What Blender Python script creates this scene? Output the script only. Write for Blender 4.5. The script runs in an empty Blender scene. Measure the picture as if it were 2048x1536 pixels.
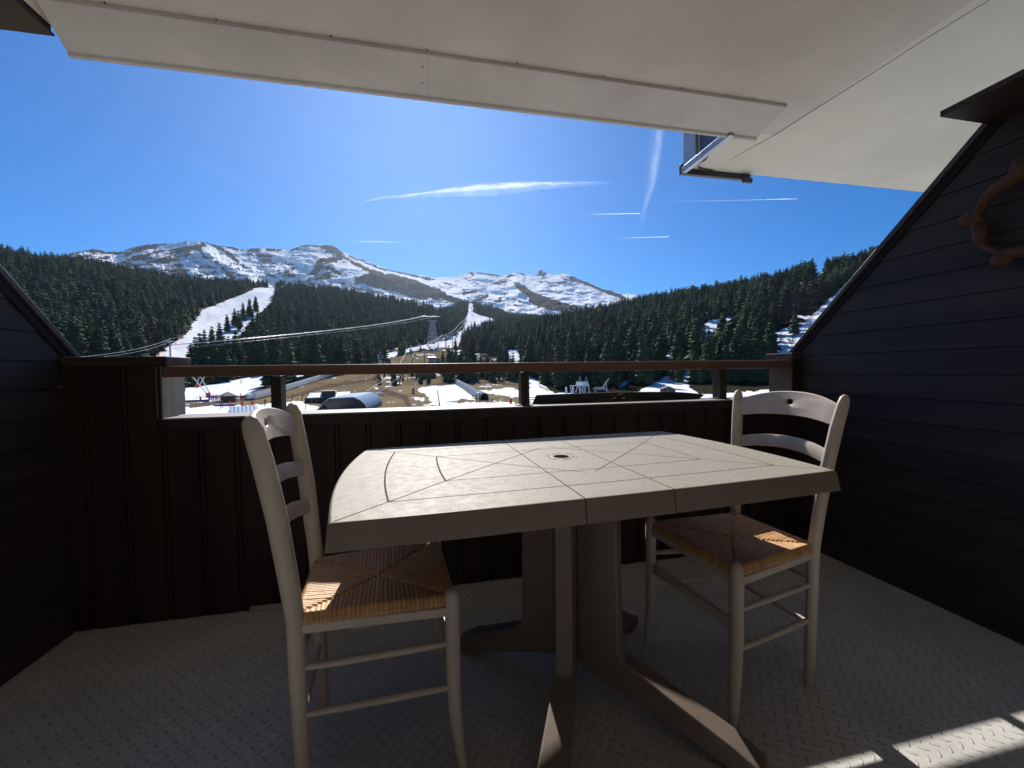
import bpy, math, random
import numpy as np
from mathutils import Vector, Matrix
R_ = math.radians
sc = bpy.context.scene
C = sc.collection
# ---------------------------------------------------------------- camera
F, PITCH, ROLL, YAW, H = 792.84, -0.0306, -0.0150, 0.2056, 0.9663
def cam_axes():
    cy, sy = math.cos(YAW), math.sin(YAW)
    f = np.array([sy*math.cos(PITCH), cy*math.cos(PITCH), math.sin(PITCH)])
    rt = np.array([cy, -sy, 0.0]); up = np.cross(rt, f)
    c, s = math.cos(ROLL), math.sin(ROLL)
    return c*rt+s*up, -s*rt+c*up, f
CA, CB, CC = cam_axes()
cd = bpy.data.cameras.new('camera'); cam = bpy.data.objects.new('camera', cd); C.objects.link(cam)
cd.lens = 36*F/2048; cd.sensor_width = 36; cd.clip_start = 0.02; cd.clip_end = 90000
m = Matrix.Identity(4)
for i in range(3):
    m[i][0], m[i][1], m[i][2] = CA[i], CB[i], -CC[i]
m[2][3] = H
cam.matrix_world = m
sc.camera = cam
# ---------------------------------------------------------------- sky, sun, exposure
SUN_AZ, SUN_EL = -0.3, 38.1            # azimuth measured from +Y towards +X
w = bpy.data.worlds.new("World"); sc.world = w; w.use_nodes = True
nt = w.node_tree; bg = nt.nodes['Background']
sky = nt.nodes.new('ShaderNodeTexSky'); sky.sky_type = 'NISHITA'; sky.sun_disc = False
sky.sun_elevation = R_(SUN_EL); sky.sun_rotation = R_(SUN_AZ)
sky.altitude = 1300; sky.air_density = 1.0; sky.dust_density = 0.15; sky.ozone_density = 3.5
hs = nt.nodes.new('ShaderNodeHueSaturation'); hs.inputs['Saturation'].default_value = 1.85
nt.links.new(sky.outputs[0], hs.inputs['Color']); tn = nt.nodes.new('ShaderNodeMix'); tn.data_type = 'RGBA'; tn.blend_type = 'MULTIPLY'; tn.inputs[0].default_value = 1; tn.inputs[7].default_value = (.62, .95, 1.16, 1)
nt.links.new(hs.outputs[0], tn.inputs[6]); nt.links.new(tn.outputs[2], bg.inputs[0]); bg.inputs[1].default_value = 0.069
sl = bpy.data.lights.new('sun', 'SUN'); sl.energy = 4.8; sl.angle = R_(0.53); sl.color = (1.0, 0.96, 0.90)
so = bpy.data.objects.new('sun', sl); C.objects.link(so)
sd = Vector((math.sin(R_(SUN_AZ))*math.cos(R_(SUN_EL)), math.cos(R_(SUN_AZ))*math.cos(R_(SUN_EL)), math.sin(R_(SUN_EL))))
so.rotation_euler = sd.to_track_quat('Z', 'Y').to_euler(); so.location = (0, 0, 30)
sc.view_settings.view_transform = 'Standard'; sc.view_settings.look = 'None'
sc.view_settings.exposure = 0.52; sc.view_settings.gamma = 1.0
sc.cycles.use_denoising = True
sc.cycles.max_bounces = 10; sc.cycles.diffuse_bounces = 6; sc.cycles.transparent_max_bounces = 16

# ---------------------------------------------------------------- helpers
def ray(px, py):
    d = CC[None, :] + CA[None, :]*((np.atleast_1d(px)-1024)/F)[:, None] + CB[None, :]*((768-np.atleast_1d(py))/F)[:, None]
    return d
def hit(px, py, axis, val):
    d = ray(px, py)[0]; o = (0, 0, H)[axis]; t = (val-o)/d[axis]
    return Vector((d[0]*t, d[1]*t, H+d[2]*t))
def tag(o, label=None, cat=None, group=None, kind=None):
    if label: o['label'] = label
    if cat: o['category'] = cat
    if group: o['group'] = group
    if kind: o['kind'] = kind
    return o
def link(o, parent=None):
    C.objects.link(o)
    if parent: o.parent = parent
    return o
def empty(name, loc=(0, 0, 0), rz=0.0):
    o = bpy.data.objects.new(name, None); o.empty_display_size = 0.1
    o.location = loc; o.rotation_euler = (0, 0, rz); C.objects.link(o); return o

_h = np.uint64
def vn(x, y, s=0):
    x = np.asarray(x, float); y = np.asarray(y, float)
    xi = np.floor(x).astype(np.int64); yi = np.floor(y).astype(np.int64)
    fx = x-xi; fy = y-yi; fx = fx*fx*(3-2*fx); fy = fy*fy*(3-2*fy)
    def hh(a, b):
        h = (a*374761393 + b*668265263 + s*1442695041) & 0xffffffff
        h = ((h ^ (h >> 13))*1274126177) & 0xffffffff
        h = ((h ^ (h >> 16))*2246822519) & 0xffffffff
        return ((h ^ (h >> 15)) & 0xffffffff)/4294967295.0
    a = hh(xi, yi); b = hh(xi+1, yi); c = hh(xi, yi+1); d = hh(xi+1, yi+1)
    return (a*(1-fx)+b*fx)*(1-fy)+(c*(1-fx)+d*fx)*fy
def fbm(x, y, s=0, o=5):
    v = 0; a = .5; t = 0
    for k in range(o):
        v = v+a*vn(x*2**k+17*k, y*2**k-9*k, s+k); t += a; a *= .55
    return v/t
def inpoly(x, y, poly):
    r = np.zeros(np.shape(x), bool); n = len(poly)
    for i in range(n):
        x1, y1 = poly[i]; x2, y2 = poly[(i+1) % n]
        if y1 == y2: continue
        r ^= ((y1 > y) != (y2 > y)) & (x < (x2-x1)*(y-y1)/(y2-y1)+x1)
    return r
def dline(x, y, pts):
    d = np.full(np.shape(x), 1e9)
    for (x1, y1), (x2, y2) in zip(pts[:-1], pts[1:]):
        L = (x2-x1)**2+(y2-y1)**2+1e-9
        t = np.clip(((x-x1)*(x2-x1)+(y-y1)*(y2-y1))/L, 0, 1)
        d = np.minimum(d, np.hypot(x-x1-t*(x2-x1), y-y1-t*(y2-y1)))
    return d

def npmesh(name, V, Fq, smooth=False, attrs=None):
    V = np.asarray(V, np.float32); Fq = np.asarray(Fq, np.int32); k = Fq.shape[1]
    me = bpy.data.meshes.new(name)
    me.vertices.add(len(V)); me.vertices.foreach_set('co', V.ravel())
    me.loops.add(Fq.size); me.loops.foreach_set('vertex_index', Fq.ravel())
    me.polygons.add(len(Fq)); me.polygons.foreach_set('loop_start', np.arange(0, Fq.size, k, dtype=np.int32))
    me.update(calc_edges=True)
    if smooth: me.polygons.foreach_set('use_smooth', np.ones(len(Fq), bool))
    for n, a in (attrs or {}).items():
        at = me.attributes.new(n, 'FLOAT', 'POINT'); at.data.foreach_set('value', np.asarray(a, np.float32))
    return me
def gridfaces(nr, nc):
    i = np.arange((nr-1)*(nc-1)); r = i//(nc-1); c = i % (nc-1); a = r*nc+c
    return np.stack([a, a+1, a+nc+1, a+nc], 1)

class MB:
    """collects faces, builds one mesh object"""
    def __init__(s): s.v = []; s.f = []; s.mi = []; s.cur = 0
    def add(s, vs, fs):
        o = len(s.v); s.v += [tuple(v) for v in vs]; s.f += [tuple(i+o for i in f) for f in fs]; s.mi += [s.cur]*len(fs)
    def hexa(s, p):   # 8 corners: bottom 4 ccw, top 4 ccw
        s.add(p, [(3, 2, 1, 0), (4, 5, 6, 7), (0, 1, 5, 4), (1, 2, 6, 5), (2, 3, 7, 6), (3, 0, 4, 7)])
    def box(s, x0, x1, y0, y1, z0, z1, rz=0, o=(0, 0, 0)):
        p = [(x0, y0, z0), (x1, y0, z0), (x1, y1, z0), (x0, y1, z0), (x0, y0, z1), (x1, y0, z1), (x1, y1, z1), (x0, y1, z1)]
        c, n = math.cos(rz), math.sin(rz)
        s.hexa([(o[0]+c*x-n*y, o[1]+n*x+c*y, o[2]+z) for x, y, z in p])
    def prism(s, poly, axis, a, b):   # poly 2D ccw in the other two axes, extruded along axis
        def mk(u, v, t):
            return {0: (t, u, v), 1: (u, t, v), 2: (u, v, t)}[axis]
        n = len(poly)
        vs = [mk(u, v, a) for u, v in poly]+[mk(u, v, b) for u, v in poly]
        fs = [tuple(range(n-1, -1, -1)), tuple(range(n, 2*n))]+[(i, (i+1) % n, n+(i+1) % n, n+i) for i in range(n)]
        s.add(vs, fs)
    def tube(s, pts, rad, n=8, b=None, side=None, cap=True):
        """sweep an ellipse (rad, b) along pts; side = preferred direction of the first radius"""
        pts = [Vector(p) for p in pts]; N = len(pts)
        rad = rad if isinstance(rad, (list, tuple)) else [rad]*N
        b = rad if b is None else (b if isinstance(b, (list, tuple)) else [b]*N)
        side = Vector(side) if side else None
        vs = []
        for i, p in enumerate(pts):
            t = (pts[min(i+1, N-1)]-pts[max(i-1, 0)]).normalized()
            r = side if side else Vector((0, 0, 1))
            if abs(t.dot(r)) > .98: r = Vector((1, 0, 0)) if not side else Vector((0, 1, 0))
            u = (r-t*r.dot(t)).normalized(); v = t.cross(u)
            if not side: side = u.copy()
            for k in range(n):
                a = 2*math.pi*k/n
                vs.append(p+u*(rad[i]*math.cos(a))+v*(b[i]*math.sin(a)))
        fs = [(i*n+k, i*n+(k+1) % n, (i+1)*n+(k+1) % n, (i+1)*n+k) for i in range(N-1) for k in range(n)]
        if cap: fs += [tuple(range(n-1, -1, -1)), tuple((N-1)*n+k for k in range(n))]
        s.add(vs, fs)
    def cone(s, p, q, r0, r1, n=8): s.tube([p, q], [r0, r1], n)
    def build(s, name, mat, parent=None, smooth=False, bevel=0, seg=2, auto=None):
        me = bpy.data.meshes.new(name); me.from_pydata(s.v, [], s.f); me.update()
        mats = mat if isinstance(mat, (list, tuple)) else [mat]
        for mm in mats: me.materials.append(mm)
        if len(mats) > 1: me.polygons.foreach_set('material_index', s.mi)
        if smooth:
            me.polygons.foreach_set('use_smooth', [True]*len(me.polygons))
            if auto: me.set_sharp_from_angle(angle=R_(auto))
        o = link(bpy.data.objects.new(name, me), parent)
        if bevel:
            b = o.modifiers.new('bevel', 'BEVEL'); b.width = bevel; b.segments = seg; b.limit_method = 'ANGLE'; b.angle_limit = R_(35)
            b.harden_normals = False
        return o

# ---------------------------------------------------------------- materials
def newmat(name):
    m = bpy.data.materials.new(name); m.use_nodes = True
    return m, m.node_tree, m.node_tree.nodes['Principled BSDF']
def N(nt, t, **kw):
    n = nt.nodes.new(t)
    for k, v in kw.items():
        if k in ('operation', 'blend_type', 'data_type', 'attribute_name', 'attribute_type', 'musgrave_type', 'wave_type', 'bands_direction', 'feature', 'distance', 'interpolation_type', 'noise_dimensions', 'vector_type'): setattr(n, k, v)
        else: n.inputs[int(k[1:]) if k[0] == 'i' and k[1:].isdigit() else k].default_value = v
    return n
def L(nt, a, b): nt.links.new(a, b)
def rgb(c): return (c[0], c[1], c[2], 1)
def mixc(nt, fac, a, b):
    n = nt.nodes.new('ShaderNodeMix'); n.data_type = 'RGBA'
    for s, v in ((n.inputs[0], fac), (n.inputs[6], a), (n.inputs[7], b)):
        if isinstance(v, (int, float)): s.default_value = v
        elif isinstance(v, tuple): s.default_value = rgb(v)
        else: L(nt, v, s)
    return n.outputs[2]
def ramp(nt, src, a, b, lo=0.0, hi=1.0):
    n = nt.nodes.new('ShaderNodeMapRange'); n.inputs[1].default_value = a; n.inputs[2].default_value = b
    n.inputs[3].default_value = lo; n.inputs[4].default_value = hi; L(nt, src, n.inputs[0]); return n.outputs[0]
def noise(nt, scale, detail=4, rough=.55, coord='Object', stretch=None, dist=0):
    tc = nt.nodes.new('ShaderNodeTexCoord'); src = tc.outputs[coord]
    if stretch:
        mp = nt.nodes.new('ShaderNodeMapping'); mp.inputs['Scale'].default_value = stretch; L(nt, src, mp.inputs[0]); src = mp.outputs[0]
    n = nt.nodes.new('ShaderNodeTexNoise'); n.inputs['Scale'].default_value = scale; n.inputs['Detail'].default_value = detail
    n.inputs['Roughness'].default_value = rough; n.inputs['Distortion'].default_value = dist
    L(nt, src, n.inputs['Vector']); return n.outputs[0]
def simple(name, c, rough=.6, var=.12, scale=6, metal=0, bump=0, spec=.5, stretch=None, bscale=None, c2=None):
    m, nt, b = newmat(name)
    ns = noise(nt, scale, stretch=stretch)
    c2 = c2 or tuple(x*(1-2*var) for x in c)
    L(nt, mixc(nt, ramp(nt, ns, .3, .7), c2, tuple(min(1, x*(1+var*.5)) for x in c)), b.inputs['Base Color'])
    b.inputs['Roughness'].default_value = rough; b.inputs['Metallic'].default_value = metal
    b.inputs['Specular IOR Level'].default_value = spec
    if bump:
        bn = nt.nodes.new('ShaderNodeBump'); bn.inputs['Strength'].default_value = bump; bn.inputs['Distance'].default_value = .002
        L(nt, noise(nt, bscale or scale*8, stretch=stretch), bn.inputs['Height']); L(nt, bn.outputs[0], b.inputs['Normal'])
    return m

def wood(name, c, c2, rough=.6, axis=2, scale=9, bump=.3, spec=.35):
    st = [1, 1, 1]; st[axis] = .06
    return simple(name, c, rough, scale=scale, c2=c2, bump=bump, bscale=scale*5, stretch=tuple(st), spec=spec)
M = {}
M['dark_v'] = wood('dark_stained_boards', (.040, .020, .015), (.020, .011, .009), .55)
M['dark_h'] = wood('dark_stained_planks', (.052, .037, .036), (.022, .016, .016), .6, axis=1)
M['gap'] = simple('board_gap', (.006, .005, .005), .9)
M['rail'] = wood('handrail_wood', (.25, .135, .095), (.13, .065, .048), .5, axis=0)
M['capw'] = wood('weathered_cap', (.062, .040, .032), (.03, .02, .016), .6, axis=0, scale=14)
M['grey_wood'] = wood('weathered_grey_board', (.30, .31, .28), (.16, .16, .15), .75, axis=2, scale=14)
M['rake'] = wood('rake_trim', (.075, .055, .055), (.04, .03, .03), .45, axis=1)
M['post'] = wood('post_wood', (.07, .05, .035), (.03, .02, .016), .55)
M['plaster_daylit'] = simple('green_soffit_daylit_tint', (.80, .79, .70), .85, var=.06, scale=1.3, bump=.15, bscale=120, spec=.2)  # ceiling paint again, greener, with outside daylight lightened into its colour
M['plaster'] = simple('painted_soffit', (.70, .665, .59), .85, var=.09, scale=1.7, bump=.15, bscale=120, spec=.2)
M['fascia'] = simple('painted_fascia', (.62, .595, .55), .7, var=.08, scale=2.5, bump=.08, bscale=90, spec=.3)
M['metal'] = simple('zinc_flashing', (.35, .38, .42), .42, var=.15, scale=8, metal=.8)
M['darkmetal'] = simple('dark_flashing', (.07, .08, .09), .5, metal=.5)
M['screw'] = simple('screw_steel', (.10, .09, .08), .4, metal=.8)
def mat_cream():
    m, nt, b = newmat('worn_cream_paint')
    a = noise(nt, 9, 4, .6, stretch=(1, 1, .3)); c = noise(nt, 55, 5, .7); d = noise(nt, 160, 3, stretch=(1, 1, .25))
    col = mixc(nt, ramp(nt, a, .3, .7), (.44, .37, .315), (.58, .50, .43))
    col = mixc(nt, ramp(nt, c, .70, .73, 0, .85), col, (.22, .10, .06))
    L(nt, col, b.inputs['Base Color']); b.inputs['Roughness'].default_value = .45
    bn = nt.nodes.new('ShaderNodeBump'); bn.inputs['Strength'].default_value = .2; bn.inputs['Distance'].default_value = .0015
    L(nt, d, bn.inputs['Height']); L(nt, bn.outputs[0], b.inputs['Normal']); return m
M['cream'] = mat_cream()
M['chip'] = simple('chipped_wood', (.20, .08, .045), .7)
M['resin_side'] = simple('resin_side', (.20, .155, .125), .42, var=.06, scale=9, bump=.05, bscale=200)
M['groove'] = simple('groove_dirt', (.15, .125, .105), 1.0, spec=0.0)
M['black'] = simple('black_hole', (.01, .01, .01), .8)
M['cord'] = simple('white_cord', (.8, .8, .8), .6)
M['navy'] = simple('navy_fabric', (.012, .018, .022), .45, var=.1, scale=3)
M['yellow'] = simple('yellow_print', (.75, .42, .05), .5)
M['ochre'] = simple('ochre_print', (.10, .065, .012), .5)
M['rustic'] = simple('rustic_bark_wood', (.13, .048, .026), .75, scale=25, c2=(.04, .018, .012), bump=.6, bscale=60)
# ---- speckled resin table top
def mat_resin():
    m, nt, b = newmat('speckled_resin_top')
    a = noise(nt, 260, 3, .7); c = noise(nt, 7, 4, .6); d = noise(nt, 45, 4, .65)
    col = mixc(nt, ramp(nt, a, .38, .62), (.21, .185, .15), (.335, .30, .245))
    col = mixc(nt, ramp(nt, c, .35, .65, 0, .35), col, (.30, .265, .22))
    L(nt, col, b.inputs['Base Color'])
    L(nt, ramp(nt, d, .3, .7, .50, .66), b.inputs['Roughness']); b.inputs['Specular IOR Level'].default_value = .24
    bn = nt.nodes.new('ShaderNodeBump'); bn.inputs['Strength'].default_value = .25; bn.inputs['Distance'].default_value = .0006
    L(nt, a, bn.inputs['Height']); L(nt, bn.outputs[0], b.inputs['Normal'])
    return m
M['resin'] = mat_resin()
def mat_rush():
    m, nt, b = newmat('woven_rush')
    at = N(nt, 'ShaderNodeAttribute', attribute_name='strand')
    n1 = noise(nt, 60, 3, .6)
    col = mixc(nt, ramp(nt, at.outputs['Fac'], .0, 1.0), (.36, .16, .055), (.74, .45, .19))
    col = mixc(nt, ramp(nt, n1, .35, .7, 0, .6), col, (.38, .20, .08))
    L(nt, col, b.inputs['Base Color']); b.inputs['Roughness'].default_value = .5
    return m
M['rush'] = mat_rush()
# ---- lozenge tread floor: alternating raised lens shapes on a checker of cells
def mat_floor():
    m, nt, b = newmat('tread_plate_floor')
    tc = nt.nodes.new('ShaderNodeTexCoord'); mp = nt.nodes.new('ShaderNodeMapping')
    mp.inputs['Rotation'].default_value = (0, 0, R_(41)); mp.inputs['Scale'].default_value = (34.5, 34.5, 34.5)
    L(nt, tc.outputs['Object'], mp.inputs[0])
    def vm(op, a, bb=None):
        n = nt.nodes.new('ShaderNodeVectorMath'); n.operation = op; L(nt, a, n.inputs[0])
        if bb is not None:
            if isinstance(bb, tuple): n.inputs[1].default_value = bb
            else: L(nt, bb, n.inputs[1])
        return n.outputs[0]
    def mt(op, a, bb=None, cc=None):
        n = nt.nodes.new('ShaderNodeMath'); n.operation = op
        for i, q in enumerate((a, bb, cc)):
            if q is None: continue
            if isinstance(q, (int, float)): n.inputs[i].default_value = q
            else: L(nt, q, n.inputs[i])
        return n.outputs[0]
    fl = vm('FLOOR', mp.outputs[0]); fr = vm('SUBTRACT', vm('FRACTION', mp.outputs[0]), (.5, .5, 0))
    s1 = nt.nodes.new('ShaderNodeSeparateXYZ'); L(nt, fl, s1.inputs[0])
    s2 = nt.nodes.new('ShaderNodeSeparateXYZ'); L(nt, fr, s2.inputs[0])
    par = mt('ABSOLUTE', mt('MODULO', mt('ADD', s1.outputs[0], s1.outputs[1]), 2.0))
    x, y = s2.outputs[0], s2.outputs[1]
    u, v = x, y
    dx = mt('SUBTRACT', v, u); 
    lu = mt('ADD', u, mt('MULTIPLY', par, dx)); lv = mt('SUBTRACT', v, mt('MULTIPLY', par, dx))
    e = mt('ADD', mt('POWER', mt('ABSOLUTE', mt('DIVIDE', lu, .39)), 1.5), mt('POWER', mt('ABSOLUTE', mt('DIVIDE', lv, .105)), 2.0))
    hgt = mt('SUBTRACT', 1.0, mt('MINIMUM', e, 1.0))
    hs = mt('POWER', hgt, .5)
    bn = nt.nodes.new('ShaderNodeBump'); bn.inputs['Strength'].default_value = 1.0; bn.inputs['Distance'].default_value = .0022
    fine = noise(nt, 400, 2)
    L(nt, mt('ADD', hs, mt('MULTIPLY', fine, .05)), bn.inputs['Height']); L(nt, bn.outputs[0], b.inputs['Normal'])
    dirt = noise(nt, 2.2, 6, .65)
    col = mixc(nt, ramp(nt, dirt, .3, .75), (.43, .42, .39), (.64, .63, .59))
    col = mixc(nt, ramp(nt, noise(nt, 28, 4), .45, .8, 0, .45), col, (.40, .375, .35))
    col = mixc(nt, ramp(nt, noise(nt, 90, 3, .7), .66, .72, 0, .5), col, (.20, .17, .15))
    rimd = mt('MULTIPLY', mt('GREATER_THAN', hgt, 0.0), mt('LESS_THAN', hgt, .45))
    col = mixc(nt, mt('MULTIPLY', rimd, .75), col, (.17, .155, .14))
    L(nt, col, b.inputs['Base Color']); b.inputs['Roughness'].default_value = .5
    return m
M['floor'] = mat_floor()
# ---- terrain
def mat_terrain():
    m, nt, b = newmat('mountain_ground')
    A = lambda n: N(nt, 'ShaderNodeAttribute', attribute_name=n).outputs['Fac']
    n1 = noise(nt, .05, 8, .65); n2 = noise(nt, .25, 6, .6); n3 = noise(nt, .012, 6, .6)
    grass = mixc(nt, ramp(nt, n1, .35, .65), (.25, .195, .11), (.135, .10, .06))
    grass = mixc(nt, ramp(nt, n2, .5, .75, 0, .6), grass, (.26, .215, .13))
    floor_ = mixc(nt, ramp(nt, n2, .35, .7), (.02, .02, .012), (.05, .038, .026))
    dirt = mixc(nt, ramp(nt, n2, .35, .7), (.10, .065, .05), (.17, .12, .09))
    sn = mixc(nt, ramp(nt, n2, .3, .8), (.80, .82, .86), (.92, .92, .93))
    sn = mixc(nt, ramp(nt, n3, .55, .75, 0, .35), sn, (.70, .66, .60))
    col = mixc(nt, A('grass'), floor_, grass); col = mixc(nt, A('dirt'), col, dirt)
    add = nt.nodes.new('ShaderNodeMath'); add.operation = 'MULTIPLY_ADD'; L(nt, n1, add.inputs[0]); add.inputs[1].default_value = .5; L(nt, A('snow'), add.inputs[2])
    col = mixc(nt, ramp(nt, add.outputs[0], .66, .82), col, sn)
    L(nt, col, b.inputs['Base Color']); b.inputs['Roughness'].default_value = 1; b.inputs['Specular IOR Level'].default_value = 0
    bn = nt.nodes.new('ShaderNodeBump'); bn.inputs['Strength'].default_value = .6; bn.inputs['Distance'].default_value = 1.0
    L(nt, n2, bn.inputs['Height']); L(nt, bn.outputs[0], b.inputs['Normal'])
    return m
M['terrain'] = mat_terrain()
def mat_mountain():
    m, nt, b = newmat('snowy_mountain')
    sn = N(nt, 'ShaderNodeAttribute', attribute_name='snow').outputs['Fac']
    n2 = noise(nt, .02, 7, .7); n3 = noise(nt, .004, 5, .6)
    rock = mixc(nt, ramp(nt, n2, .35, .7), (.030, .017, .017), (.115, .066, .050))
    snow = mixc(nt, ramp(nt, n3, .3, .7), (.84, .85, .88), (.93, .93, .93))
    add = nt.nodes.new('ShaderNodeMath'); add.operation = 'MULTIPLY_ADD'; L(nt, n2, add.inputs[0]); add.inputs[1].default_value = .25; L(nt, sn, add.inputs[2])
    L(nt, mixc(nt, ramp(nt, add.outputs[0], .52, .72), rock, snow), b.inputs['Base Color']); b.inputs['Roughness'].default_value = 1
    b.inputs['Specular IOR Level'].default_value = 0
    return m
M['mountain'] = mat_mountain()
def mat_leaf(name, a, c, attr):
    m, nt, b = newmat(name)
    if attr: f = N(nt, 'ShaderNodeAttribute', attribute_name='tint').outputs['Fac']
    else: f = nt.nodes.new('ShaderNodeObjectInfo').outputs['Random']
    n = noise(nt, 1.3, 3, .6, 'Object')
    col = mixc(nt, f, a, c); col = mixc(nt, ramp(nt, n, .4, .7, 0, .5), col, tuple(x*.55 for x in a))
    L(nt, col, b.inputs['Base Color']); b.inputs['Roughness'].default_value = .85; b.inputs['Specular IOR Level'].default_value = .12
    return m
LF = ((.036, .070, .036), (.120, .155, .056))
M['leaf'] = mat_leaf('fir_needles', *LF, False); M['leaf_s'] = mat_leaf('forest_needles', *LF, True)
M['twig'] = mat_leaf('bare_twigs', (.085, .065, .060), (.14, .105, .09), False); M['twig_s'] = mat_leaf('bare_wood_twigs', (.085, .065, .060), (.14, .105, .09), True)
M['bark'] = simple('bark', (.07, .05, .035), .9)

# ================================================================= TERRAIN
RR = [2, 12, 50, 90, 130, 170, 220, 280, 350, 450, 600, 800, 1000, 1300, 1700]
T_ = {  # bare-ground picture height at each range, per picture column
 -300: [1411, 908, 850, 822, 803, 783, 755, 712, 648, 575, 520, 498, 505, 540],
 0:    [1411, 908, 850, 822, 803, 785, 760, 720, 660, 590, 535, 512, 520, 560],
 130:  [1411, 908, 850, 822, 803, 785, 762, 724, 664, 600, 548, 527, 535, 575],
 340:  [1411, 908, 845, 815, 800, 783, 765, 728, 672, 620, 580, 566, 575, 600],
 450:  [1411, 908, 842, 812, 799, 780, 762, 735, 680, 630, 590, 573, 580, 600],
 520:  [1411, 908, 840, 812, 798, 778, 760, 740, 690, 625, 584, 573, 578, 600],
 600:  [1411, 908, 838, 812, 797, 774, 752, 730, 692, 644, 596, 580, 590, 610],
 700:  [1411, 908, 836, 812, 797, 774, 750, 730, 712, 667, 614, 590, 600, 620],
 800:  [1411, 908, 836, 812, 798, 778, 760, 740, 716, 692, 642, 608, 615, 630],
 870:  [1411, 908, 836, 812, 800, 782, 764, 745, 718, 691, 656, 622, 630, 640],
 925:  [1411, 908, 836, 812, 800, 783, 766, 745, 722, 692, 661, 642, 618, 602],
 960:  [1411, 908, 836, 812, 800, 783, 766, 742, 712, 676, 657, 648, 636, 610],
 1040: [1411, 908, 836, 812, 800, 784, 763, 736, 697, 662, 652, 648, 642, 636],
 1120: [1411, 908, 836, 812, 800, 780, 755, 720, 680, 647, 643, 642, 640, 640],
 1200: [1411, 908, 836, 812, 797, 776, 750, 711, 668, 634, 632, 635, 640, 645],
 1300: [1411, 908, 836, 810, 795, 772, 743, 702, 652, 612, 606, 615, 625, 640],
 1400: [1411, 908, 836, 810, 793, 770, 740, 694, 642, 600, 594, 605, 620, 640],
 1500: [1411, 908, 836, 810, 792, 768, 732, 687, 630, 584, 578, 590, 610, 630],
 1600: [1411, 908, 836, 810, 790, 764, 724, 672, 612, 560, 553, 560, 580, 610],
 1700: [1411, 908, 836, 808, 785, 757, 716, 657, 588, 540, 532, 540, 560, 590],
 1760: [1411, 908, 836, 806, 783, 753, 710, 648, 575, 524, 515, 525, 550, 580],
 2400: [1411, 908, 836, 800, 775, 735, 680, 610, 540, 480, 465, 480, 520, 560],
}
cols_k = sorted(T_); TAB = np.array([[3500.]+T_[c] for c in cols_k])
pxs = np.arange(-290, 2391, 2.0)
tabx = np.array([np.interp(pxs, cols_k, TAB[:, j]) for j in range(TAB.shape[1])]).T
kern = np.hanning(41); kern /= kern.sum()
for j in range(tabx.shape[1]):
    tabx[:, j] = np.convolve(np.pad(tabx[:, j], 20, 'edge'), kern, 'valid')
r_f = np.concatenate([np.geomspace(2, 88, 20), np.geomspace(90, 1700, 560)])
PY = np.array([np.interp(np.log(r_f), np.log(RR), tabx[i]) for i in range(len(pxs))]).T     # rows r, cols px
GPX, GR = np.meshgrid(pxs, r_f)
PY = PY + np.clip((GR-100)/300, 0, 1)*3.2*(fbm(GPX*.02, np.log(GR)*9, 3)-.5)*2*np.clip(900/GR, .3, 1)
def pts_at(px, py, r):
    d = ray(px.ravel(), py.ravel()); k = r.ravel()/np.hypot(d[:, 0], d[:, 1])
    P = d*k[:, None]; P[:, 2] += H; return P
VG = pts_at(GPX, PY, GR)
def gz(px, r):
    """picture height of the ground at column px and range r"""
    i = np.clip(np.interp(px, pxs, np.arange(len(pxs))), 0, len(pxs)-1.001); j = np.clip(np.interp(r, r_f, np.arange(len(r_f))), 0, len(r_f)-1.001)
    i0 = np.floor(i).astype(int); j0 = np.floor(j).astype(int); a = i-i0; b = j-j0
    return (PY[j0, i0]*(1-a)+PY[j0, i0+1]*a)*(1-b)+(PY[j0+1, i0]*(1-a)+PY[j0+1, i0+1]*a)*b
def at(px, py):
    """first ground point seen at picture point -> (Vector, metres per photo pixel)"""
    i = int(round((px-pxs[0])/2)); col = PY[:, i]; k = np.argmax(col <= py)
    if k == 0: k = len(r_f)-1
    r = np.interp(py, [col[k], col[k-1]], [r_f[k], r_f[k-1]])
    P = pts_at(np.array([px*1.]), np.array([py*1.]), np.array([r]))[0]
    return Vector(P), float(np.dot(P-np.array([0, 0, H]), CC))/F
def on_ground(x, y):
    """world z of the terrain under x, y"""
    r = math.hypot(x, y); px = 1024.
    for _ in range(6):
        py = float(gz(np.array([px]), np.array([r]))[0])
        P = pts_at(np.array([px]), np.array([py]), np.array([r]))[0]
        az = math.atan2(P[0], P[1]); az2 = math.atan2(x, y)
        px += (az2-az)*F*(1+((px-1024)/F)**2)
    return float(P[2])

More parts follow.
